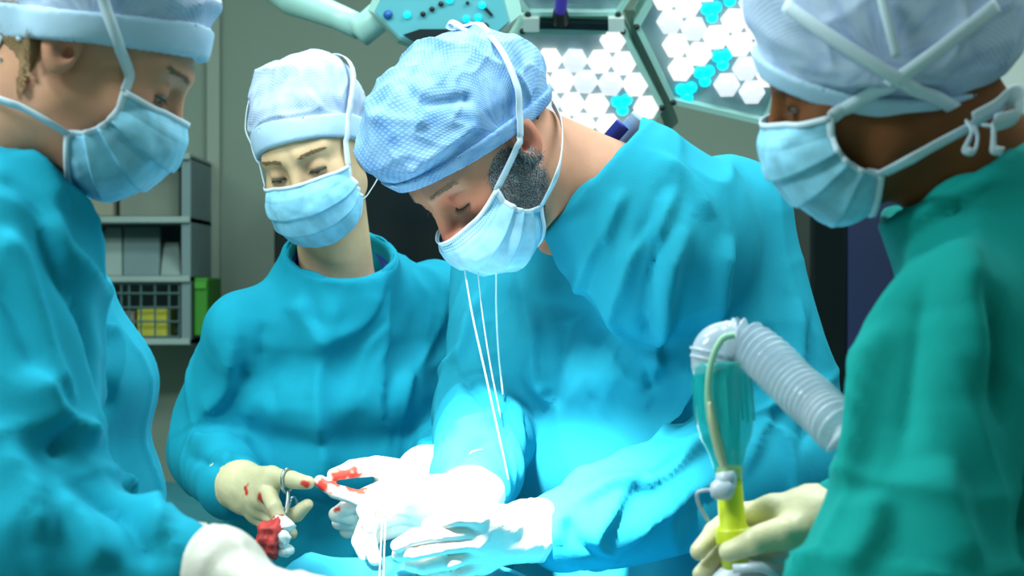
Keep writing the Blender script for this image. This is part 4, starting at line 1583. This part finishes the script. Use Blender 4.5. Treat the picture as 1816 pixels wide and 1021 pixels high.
def nurse_back():
    RS, LS = at(432, 590, 2.64), at(782, 545, 2.76)
    dv = RS - LS
    fr = np.array([dv[1], -dv[0], 0]); fr = -fr if fr[1] > 0 else fr
    t = empty('person', (-.27, 2.8, 0), 'nurse facing the camera in a teal gown, pale cap and mask, holding scissors', 'person')
    hd = Head(-13, 20, 13, 556, 278, 2.60, .93, False)
    lo = np.array([(RS[0] + LS[0]) / 2 + .0, 2.82, .9]); hi = np.array([(RS[0] + LS[0]) / 2, 2.70, 1.34])
    sl = [([RS, at(378, 800, 2.74), at(408, 862, 2.50)], [.062, .062, .046]), ([LS, at(812, 790, 2.72), at(790, 836, 2.46)], [.062, .062, .045])]
    cc, cax = at(604, 448, 2.64), (.10, -.48, .87)
    nodes = torso_nodes(lo, hi, (.2, .7, .95, 1.12, 1.22, 1.29), (.24, .215, .19, .175, .165, .135), (.19, .17, .155, .145, .135, .10))
    spec = dict(front=fr, cc=cc, cax=cax, cr=.080, cl=.10, cb=1.3, sleeves=sl, nodes=nodes, wr=.008, sw=.010, hem=.018, hole=.07, torso=nodes[2:-1],
                neck=cc - np.array(cax) * .06 + np.array([0, .012, 0]), neck_r=.050, flush=.35)
    spec['strokes'] = [([(520, 520), (540, 580), (600, 620)], .018, .0150), ([(690, 500), (650, 580), (590, 620)], .016, .0150), ([(480, 560), (470, 640), (480, 740)], .016, -.0120),
                       ([(440, 600), (430, 680), (435, 800)], .014, -.0180), ([(700, 520), (690, 640), (680, 780)], .018, .0135), ([(745, 540), (740, 640), (730, 760)], .014, -.0120),
                       ([(330, 760), (380, 770), (420, 740)], .012, .0150), ([(325, 800), (380, 810), (430, 790)], .010, -.0150), ([(560, 700), (570, 800), (560, 900)], .03, .0150),
                       ([(420, 620), (395, 700), (340, 740)], .012, .0135)]
    build_body(t, SK_2, hd, spec)
    g, GV, GN = build_gown(t, M_GOWN, spec, at(560, 680, 2.6), .0052)
    capsp = dict(zf=.052, zb=-.035, band=.004, bw=.034, puff=.009, wr=.008, wscale=(12, 12, 16), lumps=[((-.020, -.02, .126), (.040, .05, .032)), ((.034, -.025, .106), (.038, .05, .034)), ((-.045, -.03, .10), (.040, .05, .04)), ((0, -.09, .05), (.06, .05, .06))])
    cap, cf = build_cap(hd, capsp, M_CAP_W, M_BAND, t, .003)
    surf = lambda q: np.minimum(head_sdf(q, False, hd.ear), cf(q) - .0035)
    eyes(hd, t, H_BR2)
    m_, MV = build_mask(hd, M_MASK2, t, lambda q: head_sdf(q, False, hd.ear))
    for s, k in ((-1, 0), (1, -1)):
        tie(hd, m_, surf, [MV[0, k], (s * .074, .03, .03), (s * .088, .0, .075), (s * .06, -.06, .12), (s * .01, -.10, .12)])
        tie(hd, m_, surf, [MV[-1, k], (s * .066, .0, -.075), (s * .078, -.045, -.055), (s * .05, -.10, -.035), (s * .01, -.12, -.02)])
    ca = np.array(cax) / np.linalg.norm(cax)
    ring_band(t, 'scrub_top', M_SCRUB, cc - ca * .045, cax, .066, .05, .003)
    A = A3
    build_glove(t, 'glove', M_GLOVE, at(430, 862, 2.455), at(402, 862, 2.51),
                A([(474, 868, 2.385), (468, 884, 2.395), (462, 898, 2.41), (456, 910, 2.425)]),
                [A([(487, 898, 2.345), (496, 920, 2.34), (503, 938, 2.345)]), A([(500, 918, 2.375), (526, 912, 2.365), (546, 894, 2.355)]),
                 A([(487, 925, 2.385), (508, 932, 2.37), (516, 945, 2.365)]), A([(470, 930, 2.41), (488, 942, 2.40), (500, 948, 2.39)])],
                A([(452, 846, 2.42), (482, 844, 2.385), (516, 850, 2.36), (546, 856, 2.345)]), r=.98, wr=.027, cuff=.036, h=.0024,
                stains=[(at(540, 858, 2.335), .011), (at(466, 884, 2.37), .010), (at(495, 924, 2.33), .011), (at(448, 870, 2.40), .012)])
    build_glove(t, 'glove', M_GLOVE_W, at(752, 836, 2.41), at(800, 834, 2.46),
                A([(686, 862, 2.335), (685, 880, 2.35), (688, 898, 2.365), (692, 914, 2.38)]),
                [A([(636, 884, 2.295), (594, 870, 2.285), (568, 853, 2.285)]), A([(615, 898, 2.32), (596, 912, 2.325), (622, 920, 2.33)]),
                 A([(616, 914, 2.345), (602, 926, 2.35), (630, 932, 2.35)]), A([(628, 930, 2.36), (616, 940, 2.36), (640, 942, 2.36)])],
                A([(718, 836, 2.37), (668, 826, 2.325), (624, 832, 2.30), (592, 842, 2.29)]), r=.98, wr=.028, cuff=.036, h=.0024,
                stains=[(at(602, 846, 2.282), .016), (at(630, 842, 2.29), .012), (at(575, 860, 2.278), .013), (at(640, 866, 2.29), .012), (at(620, 868, 2.285), .010), (at(592, 900, 2.31), .009)])
    return t


# ================================================================== nurse in profile who faces the surgeon
SK_3 = skin_mat('tanned skin', srgb(206, 152, 124), srgb(200, 116, 100))
H_BLOND = hair_mat('dark blond hair', srgb(122, 92, 62), srgb(168, 136, 98))


def nurse_profile():
    fr = (.995, .05)
    RS, LS = at(0, 440, 1.62), at(40, 400, 1.96)
    t = empty('person', (-.5, 1.8, 0), 'nurse in profile with blond hair under a pale cap, teal gown and light blue mask', 'person')
    hd = Head(95, 31, 3, 172, 94, 1.65, .93, False)
    lo = np.array([-.505, 1.80, .9]); hi = np.array([-.50, 1.79, 1.40])
    sl = [([RS, at(45, 960, 1.56), at(320, 995, 1.505)], [.080, .076, .035]), ([LS, (-.50, 2.02, 1.10), (-.36, 1.93, .98)], [.070, .060, .042])]
    cc, cax = at(26, 258, 1.70), (.46, -.05, .88)
    nodes = torso_nodes(lo, hi, (.2, .7, .95, 1.14, 1.26, 1.34), (.23, .22, .20, .185, .18, .15), (.19, .17, .148, .14, .132, .10))
    spec = dict(front=fr, cc=cc, cax=cax, cr=.070, cl=.10, cb=1.35, sleeves=sl, nodes=nodes, wr=.009, sw=.011, hem=.02, hole=.07, torso=nodes[2:-1],
                neck=cc - np.array(cax) * .05, neck_r=.050, flush=.4)
    spec['strokes'] = [([(51, 338), (111, 474), (171, 594), (190, 700)], .011, -.020), ([(90, 340), (150, 460), (205, 590), (215, 700)], .012, .014),
                       ([(0, 400), (51, 457), (102, 628), (141, 713)], .012, .018), ([(-20, 480), (40, 560), (90, 680)], .011, -.014),
                       ([(60, 640), (128, 739), (190, 766)], .010, .018), ([(150, 735), (125, 770), (95, 800)], .009, -.022), ([(205, 640), (212, 720), (205, 800)], .010, -.014),
                       ([(175, 815), (230, 850), (281, 918), (302, 977)], .010, .016), ([(150, 860), (205, 892), (247, 960), (250, 1011)], .009, -.020),
                       ([(110, 850), (170, 930), (190, 1010)], .012, .014), ([(300, 905), (285, 950), (292, 1000)], .007, -.010), ([(20, 780), (70, 860), (90, 960)], .014, .014),
                       ([(40, 255), (90, 300), (128, 370)], .010, .010), ([(0, 300), (60, 330), (100, 400)], .010, -.010)]
    build_body(t, SK_3, hd, spec)
    build_gown(t, M_GOWN, spec, at(120, 640, 1.65), .0050)
    capsp = dict(zf=.050, zb=-.046, bw=.028, puff=.010, wr=.004, wscale=(14, 14, 14), lumps=[((0, -.09, .05), (.065, .05, .06)), ((.072, -.018, .012), (.018, .030, .034)), ((-.072, -.018, .012), (.018, .030, .034))])
    cap, cf = build_cap(hd, capsp, M_CAP_W, M_BAND, t, .003)
    surf = lambda q: np.minimum(head_sdf(q, False, hd.ear), cf(q) - .0035)
    eyes(hd, t, H_BR2)
    hair_shell(hd, t, 'hair', H_BLOND, (0, -.080, -.036), (.10, .056, .056), .012)
    hairs(hd, t, 'hair', H_BLOND, ((-.09, -.13, -.095), (.09, -.032, -.025)), 3400, .016, (0, -.8, .1), .15, .0006, 4, lift=.05, surf=lambda q: head_sdf(q) - .0115)
    m_, MV = build_mask(hd, M_MASK2, t, lambda q: head_sdf(q, False, hd.ear))
    for s, k in ((-1, 0), (1, -1)):
        if s == -1:
            tie(hd, m_, surf, [MV[0, k], (s * .072, .042, .02), (s * .088, .03, .06), (s * .085, .01, .095), (s * .06, -.02, .13)], width=.0105)
            tie(hd, m_, surf, [MV[-1, k], (s * .066, .0, -.088), (s * .072, -.04, -.095), (s * .05, -.09, -.09), (s * .01, -.12, -.085)], width=.0105)
        else:
            tie(hd, m_, surf, [MV[0, k]] + [pick(hd, surf, x, y) for x, y in ((228, 130), (210, 80), (192, 30), (176, -20), (150, -70))], width=.0105)
            tie(hd, m_, surf, [MV[-1, k]] + [hd.loc(at(*p))[0] for p in ((85, 215, 1.585), (40, 190, 1.585), (5, 178, 1.59), (-60, 150, 1.62))], width=.0105, snap=False)
    # knot of the cap at the back of the head
    B = lambda *pp: [hd.loc(at(*x))[0] for x in pp]
    tie(hd, cap, surf, B((30, 52, 1.60), (18, 40, 1.60), (0, 60, 1.61), (-10, 100, 1.62), (4, 112, 1.61)), snap=False, width=.016, name='cap_tie')
    tie(hd, cap, surf, B((32, 48, 1.595), (42, 58, 1.59), (34, 68, 1.59), (26, 58, 1.595)), snap=False, width=.005, name='cap_tie')
    A = A3
    build_glove(t, 'glove', M_GLOVE_SHADE, at(392, 1014, 1.485), at(326, 992, 1.51),
                A([(492, 1042, 1.455), (486, 1060, 1.47), (478, 1078, 1.485), (468, 1094, 1.50)]),
                [A([(530, 1035, 1.44), (570, 1045, 1.435), (600, 1060, 1.435)]), A([(535, 1055, 1.455), (575, 1075, 1.45), (605, 1095, 1.45)]),
                 A([(530, 1080, 1.475), (565, 1100, 1.47), (590, 1120, 1.47)]), A([(515, 1095, 1.49), (540, 1115, 1.49), (560, 1130, 1.49)])],
                A([(430, 1030, 1.45), (490, 1062, 1.42), (540, 1072, 1.41), (580, 1085, 1.41)]), r=.98, wr=.029, cuff=.033)
    return t


# ================================================================== anaesthetic nurse seen from behind her shoulder
SK_4 = skin_mat('dark brown skin', srgb(112, 66, 34), srgb(110, 60, 36))
H_BLACK = hair_mat('black hair', srgb(16, 12, 10), srgb(40, 28, 20))


def nurse_anaesthetic():
    fr = (-.95, .31)
    LS, RS = at(1688, 580, 1.44), at(1722, 540, 1.76)
    t = empty('person', (.44, 1.62, 0), 'nurse with dark skin in a green teal gown holding a yellow breathing tube', 'person')
    hd = Head(-101, 18, -15, 1556, 120, 1.50, .94, False, 0)
    lo = np.array([.46, 1.62, .9]); hi = np.array([.435, 1.61, 1.38])
    sl = [([LS, at(1602, 1060, 1.40), at(1440, 1260, 1.46)], [.057, .079, .045]), ([RS, (.50, 1.80, 1.12), at(1505, 925, 1.645)], [.07, .06, .040])]
    cc, cax = at(1700, 312, 1.53), (-.51, .02, .86)
    nodes = torso_nodes(lo, hi, (.2, .7, .95, 1.12, 1.23, 1.30), (.22, .21, .19, .175, .17, .145), (.18, .165, .145, .13, .122, .10))
    spec = dict(front=fr, cc=cc, cax=cax, cr=.074, cl=.10, cb=1.3, sleeves=sl, nodes=nodes, wr=.009, sw=.009, hem=.03, hole=.07, torso=nodes[2:-1],
                neck=cc - np.array(cax) * .05, neck_r=.050, flush=.2)
    spec['strokes'] = [([(1597, 425), (1670, 370), (1780, 318)], .006, -.010), ([(1592, 400), (1660, 352), (1775, 295)], .007, .006), ([(1745, 480), (1775, 600), (1800, 760)], .014, -.0300), ([(1700, 420), (1730, 520), (1760, 700)], .02, .0180), ([(1560, 560), (1520, 700), (1500, 860)], .016, .0150),
                       ([(1640, 480), (1600, 640), (1590, 820)], .02, -.0135), ([(1660, 800), (1700, 900), (1740, 1000)], .02, .0150), ([(1560, 860), (1540, 940), (1500, 1010)], .016, .0135)]
    build_body(t, SK_4, hd, spec)
    build_gown(t, M_GOWN_R, spec, at(1650, 640, 1.5), .0054)
    capsp = dict(zf=.026, zb=-.075, band=.0105, bw=.022, puff=.011, wr=.006, wscale=(10, 10, 14), ear=.020, lumps=[((0, -.085, .035), (.070, .045, .072))])
    cap, cf = build_cap(hd, capsp, M_CAP_W, M_BAND, t, .0034)
    surf = lambda q: np.minimum(head_sdf(q, False, hd.ear), cf(q) - .0035)
    eyes(hd, t, H_BLACK)
    hair_shell(hd, t, 'hair', H_BLACK, (0, -.075, -.02), (.08, .05, .04), .004)
    m_, MV = build_mask(hd, M_MASK2, t, lambda q: head_sdf(q, False, hd.ear))
    for s, k in ((-1, 0), (1, -1)):
        if s == 1:
            tie(hd, m_, surf, [MV[0, k], (s * .076, .03, .015), (s * .088, -.01, .045), (s * .085, -.06, .085), (s * .05, -.11, .12), (s * .01, -.135, .135)], width=.0115)
            tie(hd, m_, surf, [MV[-1, k], (s * .070, -.005, -.062), (s * .082, -.05, -.045), (s * .065, -.09, -.035), (s * .03, -.12, -.03)], width=.0115)
        else:
            tie(hd, m_, surf, [MV[0, k]] + [pick(hd, surf, x, y) for x, y in ((1500, 190), (1590, 140), (1680, 75), (1765, 8))], width=.0125)
            tie(hd, m_, surf, [MV[-1, k]] + [hd.loc(at(*p))[0] for p in ((1610, 284, 1.43), (1660, 256, 1.425), (1705, 232, 1.425), (1740, 212, 1.43))], width=.0125, snap=False)
    B = lambda *pp: [hd.loc(at(*x))[0] for x in pp]
    tie(hd, cap, surf, [pick(hd, surf, x, y) for x, y in ((1395, 8), (1470, 62), (1570, 125), (1650, 165), (1715, 200))], width=.012, name='cap_tie')
    tie(hd, cap, surf, [pick(hd, surf, x, y) for x, y in ((1562, -10), (1572, 30), (1590, 100))], width=.008, name='cap_tie')
    tie(hd, cap, surf, B((1715, 215, 1.42), (1722, 235, 1.415), (1712, 262, 1.41), (1726, 268, 1.41), (1732, 245, 1.415), (1722, 222, 1.42)), snap=False, width=.008, name='cap_tie')
    tie(hd, cap, surf, B((1745, 222, 1.42), (1760, 225, 1.415), (1762, 262, 1.41), (1778, 268, 1.41)), snap=False, width=.009, name='cap_tie')
    tie(hd, cap, surf, B((1725, 212, 1.42), (1765, 190, 1.42), (1790, 170, 1.42), (1806, 180, 1.425), (1800, 205, 1.425), (1760, 218, 1.42)), snap=False, width=.02, name='cap_tie')
    A = A3
    build_glove(t, 'glove', M_GLOVE, at(1440, 928, 1.618), at(1510, 925, 1.65),
                A([(1372, 905, 1.618), (1368, 930, 1.635), (1370, 955, 1.65), (1376, 980, 1.66)]),
                [A([(1310, 912, 1.632), (1268, 945, 1.625), (1240, 976, 1.615)]), A([(1312, 955, 1.645), (1272, 985, 1.635), (1244, 1018, 1.622)]),
                 A([(1310, 990, 1.655), (1275, 1025, 1.645), (1255, 1060, 1.635)]), A([(1330, 1010, 1.665), (1300, 1045, 1.655), (1280, 1070, 1.645)])],
                A([(1425, 940, 1.60), (1385, 945, 1.58), (1336, 960, 1.575), (1294, 978, 1.582)]), r=1.0, wr=.027, cuff=.034)
    return t


surgeon()
nurse_back()
nurse_profile()
nurse_anaesthetic()

# ================================================================== breathing circuit in the anaesthetic nurse's hand
M_TUBE = mat('clear corrugated tube', srgb(226, 234, 246), 0.12, 0.03, 30, Alpha=0.46, Specular_IOR_Level=0.8)
M_TEALC = mat('clear teal connector', srgb(30, 190, 190), 0.12, 0.04, 20, Alpha=0.5)
M_YTUBE = mat('yellow tube', srgb(205, 214, 40), 0.35, 0.05, 20)
M_CREAM = mat('cream strap', srgb(205, 206, 170), 0.6, 0.04)
M_GSTRAP = mat('pale green strap', srgb(150, 200, 170), 0.5, 0.04)
M_CLEARW = mat('frosted white plastic', srgb(206, 214, 230), 0.25, 0.03, 20, Alpha=0.85)
M_RED = mat('blood soaked gauze', srgb(206, 64, 60), 0.6, 0.25, 60, 0.4, 160)
M_GAUZE = mat('white gauze', srgb(226, 236, 232), 0.85, 0.06, 60, 0.4, 200)

TD = 1.60
bc = empty('breathing_circuit', at(1303, 985, TD), 'clear corrugated breathing tube on a teal connector and yellow tube', 'breathing tube')


def lathe_path(mb, pts, radii, n=20):
    mb.tube(pts, radii, n)
    return mb


# corrugated hose: rings along a bent path
hp = spline(A3([(1300, 606, 1.598), (1328, 612, 1.592), (1365, 640, 1.575), (1410, 685, 1.55), (1455, 725, 1.52), (1490, 760, 1.49), (1515, 785, 1.485)]), 30)
seg = np.r_[0, np.cumsum(np.linalg.norm(np.diff(hp, axis=0), axis=1))]
L = seg[-1]
ss = np.arange(0, L, .00105)
path = np.stack([np.interp(ss, seg, hp[:, k]) for k in range(3)], 1)
pitch = .0072
rad = .0166 + .0056 * np.cos(ss / pitch * 2 * math.pi)
MB().tube(path, list(rad), 24, False).build('hose', M_TUBE, bc, True)
MB().tube(spline(A3([(1266, 656, 1.60), (1261, 632, 1.60), (1268, 614, 1.60), (1284, 606, 1.60), (1306, 606, 1.598)]), 8), [.0185] * 6 + [.0178] * 20 + [.0185] * 7, 24).build('elbow', M_TUBE, bc, True)
for x, y, r_ in ((1263, 640, .0202), (1262, 626, .0198), (1298, 605, .0205)):
    a_, b_ = at(x, y, 1.60), at(x + (1 if y > 610 else 5), y - (5 if y > 610 else 0), 1.60)
    MB().tube([a_, b_], r_, 24).build('elbow_ring', M_TUBE, bc, True)
# teal connector: wide cup that narrows to a neck
ax0, ax1 = at(1278, 640, TD), at(1303, 985, TD)
ud = (ax1 - ax0) / np.linalg.norm(ax1 - ax0)
P_ = lambda d: ax0 + ud * d
prof = [(0, .0240), (.004, .0250), (.010, .0246), (.020, .0252), (.055, .0248), (.066, .0225), (.078, .017), (.090, .0135), (.104, .0125)]
MB().tube([P_(d) for d, _ in prof], [r for _, r in prof], 28).build('connector', M_TEALC, bc, True)
MB().tube([P_(.004), P_(.012), P_(.062), P_(.1)], [.015, .015, .013, .009], 20).build('inner_cone', M_TEALC, bc, True)
for a in range(8):
    an = a * math.pi / 4
    e1 = np.cross(ud, [0, 1.0, 0]); e1 /= np.linalg.norm(e1); e2 = np.cross(ud, e1)
    o = (e1 * math.cos(an) + e2 * math.sin(an)) * .0252
    MB().tube([P_(.012) + o, P_(.054) + o], .0016, 6).build('rib', M_TEALC, bc)
# yellow tube with a collar
ypf = [(.092, .0098), (.096, .0112), (.142, .0118), (.146, .0140), (.148, .0145), (.160, .0145), (.163, .0125), (.185, .0115)]
MB().tube([P_(d) for d, _ in ypf], [r for _, r in ypf], 24).build('yellow_tube', M_YTUBE, bc, True)
MB().tube([P_(.146), P_(.1475), P_(.158), P_(.16)], [.0148, .0155, .0155, .0148], 24).build('collar', M_YTUBE, bc, True)
# strap that runs over the hose and down to the port
V, Fc = ribbon(A3([(1302, 594, 1.578), (1280, 602, 1.575), (1262, 640, 1.574), (1256, 690, 1.574), (1262, 740, 1.576), (1276, 800, 1.584), (1282, 822, 1.588)]), [.006, .006, .0055, .006, .009, .009, .007], .0012)
mk('strap', V, Fc, M_GSTRAP, bc)
V, Fc = ribbon(A3([(1258, 712, 1.573), (1264, 750, 1.575), (1276, 800, 1.583), (1283, 828, 1.587)]), [.003, .0065, .008, .006], .0016)
mk('strap_liner', V, Fc, M_CREAM, bc)
pp = MB().tube(A3([(1286, 836, 1.585), (1288, 850, 1.584), (1290, 862, 1.583)]), [.0085, .0095, .008], 14).build('port', M_CLEARW, bc, True)
MB().tube(A3([(1262, 868, 1.582), (1268, 868, 1.581), (1290, 868, 1.58), (1300, 872, 1.58)]), [.006, .0085, .0095, .007], 14).build('port_cap', M_CLEARW, bc, True)
MB().tube(spline(A3([(1264, 868, 1.58), (1245, 870, 1.58), (1236, 876, 1.582), (1240, 896, 1.59), (1256, 924, 1.60)]), 6), .0016, 8).build('sampling_line', M_CLEARW, bc, True)

fm = empty('face_mask', at(1330, 1050, 1.66), 'frosted clear anaesthetic face mask under the hand holding the yellow tube', 'face mask')
V, Q = mesh_sdf(lambda P: smax(ell(P, at(1335, 1060, 1.60), (.040, .04, .032)), -ell(P, at(1335, 1075, 1.60), (.036, .036, .030)), .002), at(1335, 1060, 1.60) - .05, at(1335, 1060, 1.60) + .05, .0025)
V = V + vnormals(V, Q) * ((ridged(V * 60, 3) - .5) * .004)[:, None]
mk('shell', V, Q, M_CLEARW, fm)
MB().tube(A3([(1300, 1008, 1.572), (1350, 1004, 1.568), (1390, 1030, 1.575)]), .004, 10).build('rim', M_CLEARW, fm, True)

# ================================================================== scissors and swab in the nurse's hand
sc = empty('surgical_scissors', at(508, 900, 2.35), 'steel surgical scissors held in the gloved hand of the nurse facing the camera', 'scissors')
def ringpts(cx, cy, D, rx, ry, tilt=0.0):
    out = []
    for k in range(20):
        a = 2 * math.pi * k / 20
        p = at(cx, cy, D) + np.array([math.cos(a) * rx, math.cos(a) * tilt, math.sin(a) * ry])
        out.append(p)
    return np.array(out + [out[0]])


for (cx, cy, D) in ((509, 852, 2.362), (519, 903, 2.372)):
    MB().tube(ringpts(cx, cy, D, .0055, .0155, .011), .0021, 8, False).build('handle_ring', M_METAL, sc, True)
MB().tube(spline(A3([(511, 870, 2.358), (509, 895, 2.35), (502, 920, 2.345), (496, 945, 2.34)]), 6), [.0024] * 19, 8).build('shank', M_METAL, sc, True)
MB().tube(spline(A3([(516, 886, 2.366), (508, 905, 2.352), (500, 925, 2.345), (494, 948, 2.34)]), 6), [.0022] * 19, 8).build('shank', M_METAL, sc, True)
MB().ball(at(504, 916, 2.343), .0034, 10).build('pivot', M_METAL, sc, True)

sw = empty('gauze_swab', at(490, 985, 2.33), 'blood soaked white gauze swab hanging under the scissors', 'swab')


def blob(c, r, seed, amp, name, m, parent, h=.0018):
    c = np.array(c)
    V, Q = mesh_sdf(lambda P: ell(P, c, r), c - np.array(r) * 1.3 - .01, c + np.array(r) * 1.3 + .01, h)
    N = vnormals(V, Q)
    V = V + N * (amp * (ridged(V * 55, seed) ** 2 - .4) + amp * .5 * (ridged(V * 120, seed + 1) - .5))[:, None]
    return mk(name, V, Q, m, parent)


blob(at(483, 953, 2.325), (.020, .018, .022), 3, .010, 'soaked_gauze', M_RED, sw)
blob(at(503, 932, 2.325), (.012, .012, .013), 6, .006, 'clean_gauze', M_GAUZE, sw)
blob(at(506, 976, 2.322), (.010, .010, .010), 9, .005, 'gauze_tail', M_GAUZE, sw)
blob(at(503, 958, 2.315), (.008, .007, .012), 12, .005, 'gauze_fold', M_GAUZE, sw)

# ================================================================== suture thread in the surgeon's hand
th = MB()
th.tube(spline(A3([(681, 822, 2.085), (679, 900, 2.085), (676, 960, 2.085), (671, 1060, 2.09)]), 6), .0011, 6)
th.tube(spline(A3([(684, 822, 2.085), (685, 900, 2.083), (682, 960, 2.084), (679, 1060, 2.09)]), 6), .0011, 6)
th.tube(A3([(680, 823, 2.085), (682.5, 820, 2.085), (685, 823, 2.085)]), .0012, 6)
tag(th.build('suture_thread', M_STRAP, None, True), 'doubled white suture thread drawn tight in front of the surgeon\'s gloves', 'thread')
